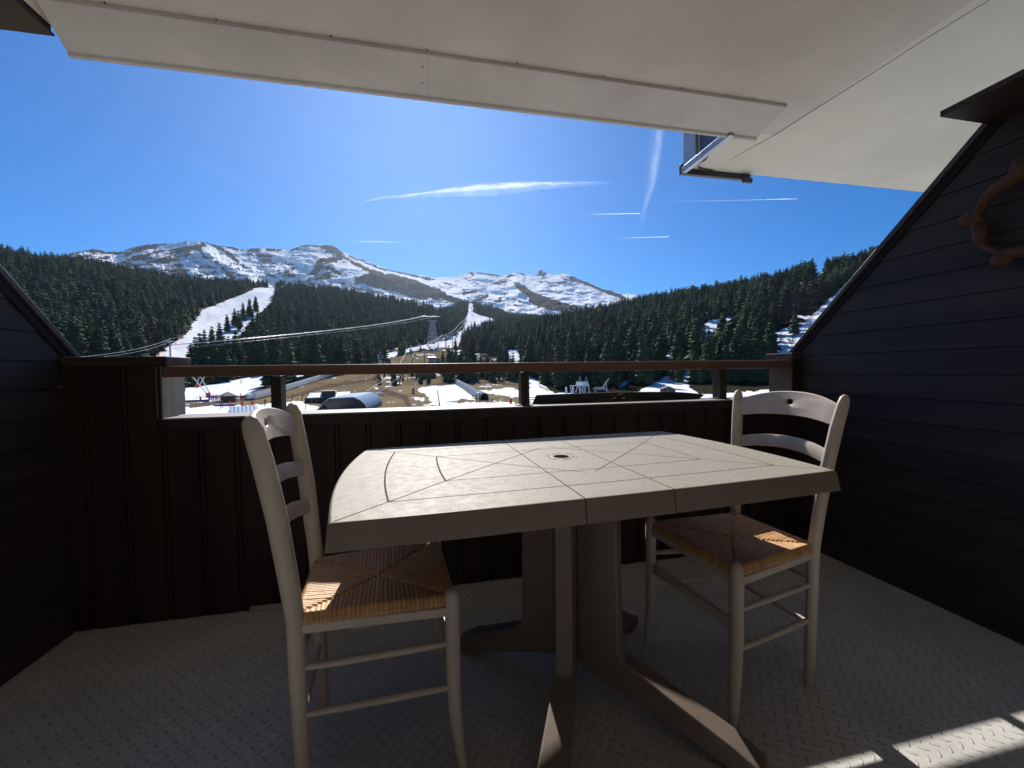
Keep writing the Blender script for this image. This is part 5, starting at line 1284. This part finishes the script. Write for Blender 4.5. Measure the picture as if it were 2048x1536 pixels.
mb = MB(); mb.box(-24*m_, 24*m_, 0, 8, -3, 6*m_); mb.build('wall', simple('pale_wall', (.5, .48, .44), .8), e)
mb = MB(); mb.hexa([(-27*m_, -.6, 6.2*m_), (27*m_, -.6, 6.2*m_), (24*m_, 5, 16*m_), (-20*m_, 5, 16*m_), (-27*m_, -.6, 7.2*m_), (27*m_, -.6, 7.2*m_), (24*m_, 5, 17*m_), (-20*m_, 5, 17*m_)]); mb.build('roof', mat_corr(), e)
mb = MB(); mb.add([(-24.2*m_, 0, 6.4*m_), (-24.2*m_, 8, 6.4*m_), (-21*m_, 5, 14.8*m_), (-23.9*m_, 0, 6.4*m_), (-23.9*m_, 8, 6.4*m_), (-20.7*m_, 5, 14.8*m_)], [(0, 2, 1), (3, 4, 5), (0, 1, 4, 3), (1, 2, 5, 4), (2, 0, 3, 5)]); mb.build('gable', redd, e)
# red leaning sticks
for x, y, lz, pts, lb in ((583, 801, 0, [(-1, 0), (2, 3), (2.2, 11)], 'left bent red pole beside the skylit building'), (593, 799, 0, [(5, 4), (0, 0), (-.2, -1)], 'middle hooked red pole beside the skylit building'), (602.5, 801, 0, [(-3, 0), (0, .8), (2, 7), (4, 14)], 'right bent red pole beside the skylit building')):
    P, r, m_ = site(x, y); mb = MB(); mb.tube([(a*m_, 0, b*m_) for a, b in pts], .9*m_*.75, 7); o = mb.build('bent_pole', simple('rust_red', (.22, .05, .03), .7), None, True); o.location = P; o.rotation_euler.z = r; tag(o, lb, 'pole', 'bent red poles')
# small items on the grass near the chairlift
e, m_ = mk('lift_shelter', 758, 790, 'small grey metal shelter frame on the grass under the chairlift cables', 'shelter')
mb = MB()
for s in (-1, 1): mb.tube([(s*6.5*m_, 0, -.2), (s*6.5*m_, 0, 7*m_), (s*4*m_, 0, 11*m_)], .16, 6); 
mb.build('uprights', steel, e)
mb = MB(); mb.tube([(-4*m_, 0, 11*m_), (4*m_, 0, 11*m_)], .16, 6); mb.box(-6.3*m_, 6.3*m_, -.1, .1, 5*m_, 6.2*m_); mb.build('crossbar', steel, e)
pole('marker_post', 733.5, 790, 781, 2.4, redd, 'dark red post left of the grey metal shelter frame', 'post'); pole('marker_post', 766, 790, 782, 2.6, redd, 'dark red post right of the grey metal shelter frame', 'post')
pole('marker_post', 611.5, 823, 808, 1.2, dbrown, 'thin brown post on the snow just right of the left rail post', 'post')
# ---- upper cluster: white building, dark shed, small station
e, m_ = mk('small_building', 758, 718.5, 'small white building with a reddish wing above the handrail', 'building')
mb = MB(); mb.box(-7*m_, 1*m_, 0, 4, -1, 9*m_); mb.build('white_block', white, e); mb = MB(); mb.box(1.1*m_, 9*m_, .3, 4, -1, 7.5*m_); mb.build('wing', simple('pinkish_wall', (.45, .33, .30), .8), e)
mb = MB(); mb.box(-7.6*m_, 1*m_, -.3, 4.3, 9.05*m_, 9.8*m_); mb.box(1.1*m_, 9.6*m_, 0, 4.3, 7.55*m_, 8.3*m_); mb.build('roof', roofg, e)
mb = MB(); mb.box(-5*m_, -2.5*m_, -.05, 0, 3.5*m_, 6.5*m_); mb.build('window', dglass, e)
e, m_ = mk('flat_shed', 773, 725, 'flat dark brown shed right of the small white building', 'shed')
mb = MB(); mb.box(-9*m_, 8*m_, 0, 4, -1, 6*m_); mb.build('wall', dbrown, e); mb = MB(); mb.box(-9.6*m_, 8.6*m_, -.4, 4.4, 6.02*m_, 7.4*m_); mb.build('roof', roofg, e)
for k, (x, y, c, lb) in enumerate(((742, 727.5, 'white', 'white parked vehicle left of the flat dark shed'), (753, 726.5, 'grey', 'grey parked vehicle in front of the small white building'), (769, 727.5, 'white', 'white parked vehicle in front of the flat dark shed'))):
    e, m_ = mk('parked_vehicle', x, y, lb, 'vehicle', 'vehicles parked by the flat shed'); bm_ = cl(c, COL[c])
    mb = MB(); mb.prism([(-2.2, .45), (2.2, .45), (2.2, 1.0), (1.3, 1.15), (.8, 1.7), (-1.6, 1.75), (-2.1, 1.15)], 1, -.85, .85); mb.build('body', bm_, e, bevel=.12)
    mb = MB(); mb.prism([(-1.5, 1.18), (.95, 1.18), (.65, 1.62), (-1.35, 1.65)], 1, -.88, .88); mb.build('windows', dglass, e)
    for s in (-1.35, 1.35):
        mb = MB(); mb.tube([(s, -.9, .38), (s, .9, .38)], .38, 12); mb.build('wheels', cl('black', COL['black']), e)
e, m_ = mk('small_lift_station', 864, 724, 'small chairlift station with rounded blue grey hood', 'lift station')
mb = MB(); n = 10
for s, (z0, r0) in enumerate(((6*m_, 4*m_),)):
    vs = []
    for x in (-7.5*m_, 7.5*m_): vs += [(x, 2+r0*1.3*math.cos(math.pi*k/n), z0+r0*1.15*math.sin(math.pi*k/n)) for k in range(n+1)]
    mb.add(vs, [(k, k+1, n+1+k+1, n+1+k) for k in range(n)]+[tuple(range(n+1))[::-1], tuple(n+1+k for k in range(n+1)), (0, n+1, 2*n+1, n)])
mb.build('hood', roofb, e, True, auto=40)
mb = MB(); mb.box(-6*m_, 6*m_, .5, 3.5, -.5, 6*m_-.05); mb.build('cabin', simple('station_base', (.35, .38, .40), .6), e)
mb = MB(); mb.box(7.6*m_, 16*m_, .5, 4, -.5, 5*m_); mb.prism([(7*m_, 5.05*m_), (17*m_, 5.05*m_), (12*m_, 8*m_)], 1, .2, 4.3); mb.build('kiosk', simple('brown_kiosk', (.25, .13, .09), .8), e)
for x, y, t, lb in ((849, 727, 703, 'left dark mast beside the small lift station'), (872.5, 724, 700, 'second dark mast behind the small lift station'), (879.5, 722, 700, 'right thin mast behind the small lift station')):
    e, m_, h = pole('mast', x, y, t, 1.6 if x < 860 else .9, dbrown if x < 860 else steel, lb, 'mast')
    mb = MB(); mb.box(-4*m_, 4*m_, -.2, .2, h-.6*m_, h+.2*m_); mb.build('cross_arm', steel, e)
# ---- chairlift: pylons, cables, chairs
def pylon(px, py, top, arm, label, w_=2.0):
    e, m_, h = pole('chairlift_pylon', px, py, top, w_, dbrown if px > 880 else steel, label, 'pylon')
    e['group'] = 'chairlift pylons'
    mb = MB(); mb.box(-arm*m_, arm*m_, -.3, .3, h-.4*m_, h+.5*m_); mb.build('cross_arm', steel, e, bevel=.05)
    mb = MB(); 
    for s in (-1, 1): mb.box(s*arm*m_-1.3*m_, s*arm*m_+1.3*m_, -1.2, 1.2, h+.5*m_+.01, h+1.2*m_)
    mb.build('sheave_trains', dbrown, e)
    loc = Vector(e.location); r = e.rotation_euler.z; ex = Vector((math.cos(r), math.sin(r), 0))
    return [loc+ex*s*arm*m_+Vector((0, 0, h+1.0*m_)) for s in (-1, 1)]
p1 = pylon(824, 728, 699, 8, 'nearest chairlift pylon with a wide cross arm just above the handrail', 3.2)
p2 = pylon(892, 699, 672, 6, 'tall reddish chairlift pylon on the snow strip right of the lattice tower')
p3 = pylon(905.5, 694, 677, 5, 'shorter chairlift pylon at the edge of the dark trees right of the lattice tower', 1.5)
p4 = pylon(926, 660, 645, 4, 'small distant chairlift pylon on the narrow central run', 1.2)
p5 = pylon(944, 630, 616, 3, 'tiny chairlift pylon near the top of the narrow central run', 1.0)
def cable(name, pts, rad, label, mat=white, sag=.02):
    o0 = pts[0]; w3 = []
    for a, b in zip(pts[:-1], pts[1:]):
        d = (b-a).length
        for k in range(12):
            t = k/12; w3.append(a.lerp(b, t)-Vector((0, 0, sag*d*4*t*(1-t)))-o0)
    w3.append(pts[-1]-o0)
    rads = [.75*rad*max(.35, (p+o0).length/260) for p in w3]
    mb = MB(); mb.tube(w3, rads, 6, side=(1, 0, 0)); o = mb.build(name, mat, None, True); o.location = o0; tag(o, label, 'cable'); return [p+o0 for p in w3]
wire = simple('pale_steel_rope', (.72, .74, .74), .35)
cL = cable('chairlift_cable', [LS-LSs*1.6, p1[0], p2[0], p4[0], p5[0]], .085, 'left cable of the chairlift rising from the blue-roofed station', wire)
cL2 = cable('chairlift_cable', [LS-LSs*1.0+Vector((0, 0, .5)), p1[0]+Vector((.3, 0, .5)), p2[0]+Vector((0, 0, .6))], .06, 'thinner cable just above the left chairlift cable', wire)
cR = cable('chairlift_cable', [LS+LSs*3.2, p1[1], p2[1], p4[1], p5[1]], .075, 'right cable of the chairlift rising from the blue-roofed station', wire)
def chair_hang(P, label):
    e = empty('lift_chair', P, -math.atan2(P.x, P.y)); tag(e, label, 'chairlift chair', 'chairs hanging from the chairlift')
    mb = MB(); mb.tube([(0, 0, 0), (0, -.1, -1.4), (0, 0, -2.2)], .06, 6); mb.build('hanger', steel, e)
    mb = MB(); mb.box(-1.5, 1.5, -.25, .25, -3.05, -2.93); mb.build('seat', cl('black', COL['black']), e, bevel=.02)
    mb = MB(); mb.box(-1.5, 1.5, .22, .30, -2.92, -2.3); mb.build('backrest', cl('black', COL['black']), e, bevel=.02)
    mb = MB(); mb.tube([(-1.6, .1, -2.9), (-1.6, .1, -2.2), (1.6, .1, -2.2), (1.6, .1, -2.9)], .05, 6); mb.tube([(-1.4, -.3, -3.4), (1.4, -.3, -3.4)], .05, 6); mb.build('bar_frame', steel, e)
for k, (cc, lb) in enumerate(((cR[7], 'chair hanging below the handrail right of the chairlift shelter'), (cR[11], 'chair hanging just right of the nearest chairlift pylon'), (cL[15], 'chair hanging left beyond the nearest chairlift pylon'), (cR[16], 'chair hanging over the grass between the two nearest pylons'), (cL[20], 'chair hanging in front of the lattice tower foot'), (cR[22], 'chair hanging beside the tall reddish pylon'), (cL[29], 'small chair hanging over the narrow central run'))):
    chair_hang(cc, lb)
# ---- cable-car lattice tower and ropes
e, m_ = mk('lattice_tower', 866, 692, 'grey steel lattice tower of the cable car on the snow strip', 'tower')
Ht = 50*m_
def corner(sx, sy, z): w_ = (11.5-7.5*z/Ht)*m_; return Vector((sx*w_, sy*w_+8*m_, z))
for sx in (-1, 1):
    for sy in (-1, 1):
        mb = MB(); mb.tube([corner(sx, sy, -1), corner(sx, sy, Ht)], [.42, .32], 6); mb.build('leg', steel, e)
mb = MB(); lv = [0, .20, .38, .54, .68, .80, .90, 1.0]
for a, b in zip(lv[:-1], lv[1:]):
    for (s1, s2) in (((-1, -1), (1, -1)), ((1, -1), (1, 1)), ((1, 1), (-1, 1)), ((-1, 1), (-1, -1))):
        mb.tube([corner(*s1, a*Ht), corner(*s2, b*Ht)], .2, 4); mb.tube([corner(*s2, a*Ht), corner(*s1, b*Ht)], .2, 4); mb.tube([corner(*s1, b*Ht), corner(*s2, b*Ht)], .24, 4)
mb.build('bracing', steel, e)
mb = MB(); mb.box(-9*m_, 9*m_, 4*m_, 12*m_, Ht, Ht+1.2*m_); mb.build('platform', steel, e)
mb = MB(); mb.tube([(-5*m_, 8*m_, Ht), (-5*m_, 8*m_, Ht+9*m_)], .3, 6); mb.tube([(5*m_, 8*m_, Ht), (5*m_, 8*m_, Ht+9*m_)], .3, 6)
mb.box(-19*m_, 15*m_, 6.6*m_, 9.4*m_, Ht+9*m_, Ht+10.2*m_); mb.build('head_frame', steel, e, bevel=.2)
tw = Vector(e.location); tr = e.rotation_euler.z; tex = Vector((math.cos(tr), math.sin(tr), 0)); th_ = tw+Vector((0, 0, Ht+10.5*m_))
def sky_pt(px, py, r):
    d = ray(px, py)[0]; k = r/math.hypot(d[0], d[1]); return Vector((d[0]*k, d[1]*k, H+d[2]*k))
for (x, y, r), off, rd, lb in (((150, 709, 95), -15, .16, 'upper pale rope of the cable car crossing in front of the firs'), ((158, 711.5, 95), -12.5, .12, 'second pale rope of the cable car just under the upper one'), ((185, 716, 95), 9, .07, 'lowest thin rope of the cable car left of the tower')):
    a = sky_pt(x, y, r); mid_ = sky_pt(340, {-15: 691, -12.5: 692.5, 9: 703}[off], 150)
    cable('cable_car_rope', [sky_pt(340, {-15: 690, -12.5: 691.5, 9: 698}[off], 150), th_+tex*off*m_], rd, lb, wire, sag=.006)
for (x0, y0), (x1, y1), rd, lb in (((120, 717), (342, 677), .06, 'upper pale lift cable running up to the pylon at the foot of the left run'), ((150, 718), (342, 682), .045, 'lower pale lift cable running up to the pylon at the foot of the left run')):
    Pp = Vector(bpy.data.objects['lift_pylon'].location); a = sky_pt(x0, y0, 190); b = sky_pt(x1, y1, math.hypot(Pp.x, Pp.y))
    cable('lift_cable', [a, b], rd, lb, wire, sag=.012)
Pp = Vector(bpy.data.objects['lift_pylon'].location); rp_ = math.hypot(Pp.x, Pp.y)
cable('lift_cable', [sky_pt(342, 677, rp_), sky_pt(374, 667, 430), sky_pt(575, 566, 860)], .035, 'thin lift cable climbing over the left-hand run beyond its pylon', wire, sag=.01)
e, m_ = mk('lift_gantry', 560, 578, 'small steel lift gantry at the top of the left-hand run', 'gantry')
mb = MB(); mb.tube([(-20*m_, 0, -2), (-8*m_, 0, 7*m_), (10*m_, 0, 11*m_)], .5, 5); mb.tube([(-12*m_, 0, -2), (-6*m_, 0, 5*m_), (10*m_, 0, 8*m_)], .4, 5); mb.build('cable_guide', steel, e); mb = MB(); mb.tube([(6*m_, 0, -2), (6*m_, 0, 12*m_)], .6, 5); mb.tube([(11*m_, 0, -2), (11*m_, 0, 11*m_)], .5, 5); mb.build('support', steel, e)
# ---- right-hand lift machine and huts
e, m_ = mk('a_frame_lift', 1160, 790, 'silver drag lift station with two tall A frames behind the navy board', 'lift station')
z0 = 0
for dx in (0, 12.5):
    mb = MB(); mb.tube([(( -8+dx)*m_, 0, 6*m_), ((dx)*m_, 1.5, 37*m_), ((7+dx)*m_, 0, 2*m_)], .34, 6); mb.build('a_frame', steel, e)
mb = MB(); mb.hexa([(-9*m_, 0, 18*m_), (19*m_, 0, 17*m_), (19*m_, 4, 17*m_), (-9*m_, 4, 18*m_), (-7*m_, .2, 26*m_), (16*m_, .2, 26*m_), (16*m_, 3.8, 26*m_), (-7*m_, 3.8, 26*m_)]); mb.build('machine_housing', simple('silver_housing', (.55, .58, .60), .35, metal=.3), e, bevel=.2)
mb = MB(); mb.box(-5*m_, 6*m_, -.06, -.01, 20*m_, 24.5*m_); mb.build('panel', white, e)
mb = MB(); mb.tube([(-20*m_, 0, 18.5*m_), (-8*m_, 0, 19*m_)], .2, 6); mb.tube([(-19*m_, 0, 18*m_), (-16*m_, 0, 0)], .18, 6); mb.tube([(-6*m_, 0, 18*m_), (6*m_, 0, 8*m_)], .18, 6); mb.tube([(0, 0, 0), (0, 0, 17*m_)], .3, 6); mb.tube([(10*m_, 0, 0), (10*m_, 0, 17*m_)], .3, 6); mb.build('undercarriage', steel, e)
for x, lb in ((1132.5, 'left of two blue and white padded posts by the silver lift station'), (1146, 'right of two blue and white padded posts by the silver lift station')):
    e, m_ = mk('padded_post', x, 788, lb, 'post', 'padded posts by the silver lift'); mb = MB(); mb.tube([(0, 0, -.2), (0, 0, 10*m_)], 1.9*m_, 10); mb.build('blue_pad', simple('light_blue_pad', (.35, .5, .75), .6), e, True, auto=50)
    mb = MB(); mb.tube([(0, 0, 10*m_+.01), (0, 0, 14*m_)], 1.5*m_, 10); mb.build('white_top', white, e, True, auto=50)
def gable_hut(px, py, w_, h_, rh, label, wallm, roofm, rz, depth, red_ends=False):
    e, m_ = mk('slope_hut', px, py, label, 'hut', rz=rz); a = w_/2*m_; hh_ = h_*m_; d = depth*m_
    mb = MB(); mb.prism([(-a, -.4), (a, -.4), (a, hh_), (0, hh_+rh*m_), (-a, hh_)], 1, 0, d); mb.build('wall', wallm, e)
    mb = MB(); o_ = .12*a; t = .25
    for s in (-1, 1):
        q = [(s*(a+o_), hh_-o_*rh/w_*2), (0, hh_+rh*m_), (0, hh_+rh*m_+t), (s*(a+o_), hh_-o_*rh/w_*2+t)]
        if s < 0: q = q[::-1]
        mb.prism([(u, v+.01) for u, v in q], 1, -.4, d+.4)
    mb.build('roof', roofm, e)
    mb = MB(); mb.box(-a*.25, a*.25, -.05, 0, hh_*.3, hh_*.85); mb.build('window', white if not red_ends else dglass, e)
    if red_ends:
        mb = MB(); mb.box(-a-2.6*m_, -a-.02, .3, d*.5, -.3, hh_*.95); mb.box(a+.02, a+2.8*m_, .3, d*.5, -.3, hh_*.8); mb.build('red_side_panel', redd, e)
gable_hut(1190.5, 787, 9, 8, 4, 'small dark brown hut with a pale roof beside the silver lift', dbrown, simple('pale_shingle', (.62, .58, .50), .7), -1.0, 20)
gable_hut(1336, 787, 23, 9, 4, 'low dark hut with red sides on the shaded snow', simple('hut_dark_wall', (.075, .06, .055), .8), simple('snowy_grey_roof', (.16, .15, .15), .7), .15, 18, True)
# ---- far buildings
for x, y, w_, h_, d_, c, lb in ((925.5, 646, 10, 7, 6, (.25, .40, .62), 'pale blue building left of the narrow central run in the distance'), (966, 650, 9, 4, 6, (.45, .52, .68), 'long pale building right of the narrow central run in the distance'), (983, 652, 10, 5, 6, (.22, .42, .52), 'teal roofed building right of the narrow central run in the distance')):
    e, m_ = mk('resort_building', x, y, lb, 'building'); mb = MB(); mb.box(-w_/2*m_, w_/2*m_, 0, d_*m_, -3, h_*.7*m_); mb.build('wall', simple('far_wall', c, .7), e)
    mb = MB(); mb.prism([(-w_*.55*m_, h_*.7*m_), (w_*.55*m_, h_*.7*m_), (w_*.4*m_, h_*m_), (-w_*.4*m_, h_*m_)], 1, -.5, d_*m_+.5); mb.build('roof', simple('far_roof', tuple(x_*.8 for x_ in c), .6), e)
def mtn(px, dy=0):
    i = int(px-mx[0]); P = pts_at(np.array([px*1.]), np.array([skyl[i]-dy]), np.array([MR[-1, i]]))[0]; return Vector(P), float(np.dot(P-np.array([0, 0, H]), CC))/F
P, m_ = mtn(1083); e = empty('summit_station', P, 0); tag(e, 'tiny dark cable-car station on the snowy summit', 'building')
mb = MB(); mb.box(-4*m_, 2*m_, -10, 40, -20, 6*m_); mb.box(2.02*m_, 9*m_, -5, 40, -20, 3.5*m_); mb.build('block', simple('summit_block', (.10, .08, .08), .8), e); mb = MB(); mb.box(-4.4*m_, 2.2*m_, -14, 44, 6.02*m_, 7*m_); mb.build('roof', roofg, e)
P, m_ = mtn(1077.5); e = empty('radio_mast', P, 0); tag(e, 'thin radio mast beside the summit station', 'mast'); mb = MB(); mb.tube([(0, 0, -10), (0, 0, 11*m_)], [.6*m_, .35*m_], 6); mb.build('mast_shaft', steel, e); mb = MB(); mb.box(-1.0*m_, 1.0*m_, -3, 3, 8*m_, 8.6*m_); mb.build('antenna', steel, e)

# ================================================================= CONTRAILS  (ice cloud sheets 9 km up)
def mat_trail():
    m, nt, b = newmat('contrail_ice'); nt.nodes.remove(b); out = nt.nodes['Material Output']
    A = lambda n: N(nt, 'ShaderNodeAttribute', attribute_name=n).outputs['Fac']
    tr = nt.nodes.new('ShaderNodeBsdfTranslucent'); tr.inputs[0].default_value = (1, 1, 1, 1); di = nt.nodes.new('ShaderNodeBsdfTransparent'); mx_ = nt.nodes.new('ShaderNodeMixShader')
    L(nt, A('dens'), mx_.inputs[0]); L(nt, di.outputs[0], mx_.inputs[1]); L(nt, tr.outputs[0], mx_.inputs[2]); L(nt, mx_.outputs[0], out.inputs[0]); return m
MT = mat_trail()
def trail(pts, dens, label, feather=0.0, seed=0, lfr=.03):
    n, mrow = 160, 15
    xs_ = np.interp(np.linspace(0, 1, n), np.linspace(0, 1, len(pts)), [p[0] for p in pts]); ys_ = np.interp(np.linspace(0, 1, n), np.linspace(0, 1, len(pts)), [p[1] for p in pts]); ws = np.interp(np.linspace(0, 1, n), np.linspace(0, 1, len(pts)), [p[2] for p in pts])/2
    ws = ws+.001; tx = np.gradient(xs_); ty = np.gradient(ys_); l = np.hypot(tx, ty); nx, ny = -ty/l, tx/l
    v = np.linspace(-1, 1, mrow)
    PXs = xs_[:, None]+nx[:, None]*ws[:, None]*v[None, :]; PYs = ys_[:, None]+ny[:, None]*ws[:, None]*v[None, :]
    d = ray(PXs.ravel(), PYs.ravel()); k = (9000-H)/d[:, 2]; V = d*k[:, None]; V[:, 2] = 9000-120*np.tile(1-v**2, n)*0
    s = np.arange(n)[:, None]*np.ones((1, mrow)); vv = np.ones((n, 1))*v[None, :]
    body = np.exp(-((vv+feather*.5)/.38)**2)+feather*.7*np.clip(vv+.1, 0, 1)**.5*(1-vv**4)*fbm(s*.35+vv*1.2, vv*1.5, seed+3, 4)*1.3*(fbm(s*.12, vv*0, seed+9) > .38)
    a = body*(fbm(s*lfr*3, vv*2, seed, 5)*1.3+.1)*np.clip((1-vv**2)*2.5, 0, 1)
    env = np.interp(np.linspace(0, 1, n), np.linspace(0, 1, len(pts)), [p[3] if len(p) > 3 else 1 for p in pts])[:, None]
    a = np.clip(a*dens*env, 0, .95)
    me = npmesh('contrail', V, gridfaces(n, mrow), True, {'dens': a.ravel()}); me.materials.append(MT)
    o = link(bpy.data.objects.new('contrail', me)); tag(o, label, 'contrail', kind='stuff'); o.visible_shadow = True
trail([(715, 408, 6, 0), (760, 397, 9, .45), (830, 391, 12, .65), (900, 384, 22, .8), (960, 380, 30, 1), (1020, 376, 30, 1), (1080, 371, 20, .8), (1150, 368, 13, .5), (1240, 366, 8, 0)], .62, 'broad feathery contrail across the middle of the sky', .7, 1, .06)
trail([(1318, 235, 34, .5), (1312, 290, 36, .55), (1306, 340, 34, .5), (1298, 380, 26, .45), (1288, 415, 18, .3), (1280, 460, 10, 0)], .45, 'faint wide vertical contrail left of the metal flashing', .4, 2, .05)
trail([(1165, 429, 3, 0), (1200, 428.4, 3.4, .6), (1281, 427, 3.6, 1)], 1.1, 'short bright contrail near the foot of the vertical one', 0, 3)
trail([(1230, 477, 3, 0), (1270, 475.5, 3, .6), (1337, 473.5, 3.4, 1)], 1.0, 'lowest short bright contrail above the right-hand forest', 0, 4)
trail([(1320, 403, 3, .05), (1420, 401.5, 3, .25), (1500, 400, 3, .5), (1594, 397.5, 3.4, 1)], .9, 'long thin contrail under the right-hand soffit', 0, 5)
trail([(690, 484, 6, 0), (740, 483, 9, .6), (775, 484, 8, .5), (815, 484, 5, 0)], .5, 'small faint contrail just above the rocky peak', 0, 6)
trail([(360, 300, 10, 0), (400, 322, 16, .5), (440, 340, 16, .5), (470, 358, 8, 0)], .10, 'very faint slanting contrail in the left part of the sky', 0, 7)

# ================================================================= AIR
mb = MB(); mb.box(-7600, 7600, -7600, 7600, -425, 1650)
hm = bpy.data.materials.new('thin_air'); hm.use_nodes = True; hn_ = hm.node_tree; hn_.nodes.remove(hn_.nodes['Principled BSDF'])
pv = hn_.nodes.new('ShaderNodeVolumePrincipled'); pv.inputs['Color'].default_value = (.62, .80, 1, 1); pv.inputs['Density'].default_value = 2.8e-5; pv.inputs['Anisotropy'].default_value = .63
hn_.links.new(pv.outputs[0], hn_.nodes['Material Output'].inputs['Volume'])
hz_ = mb.build('haze', hm); tag(hz_, kind='stuff')
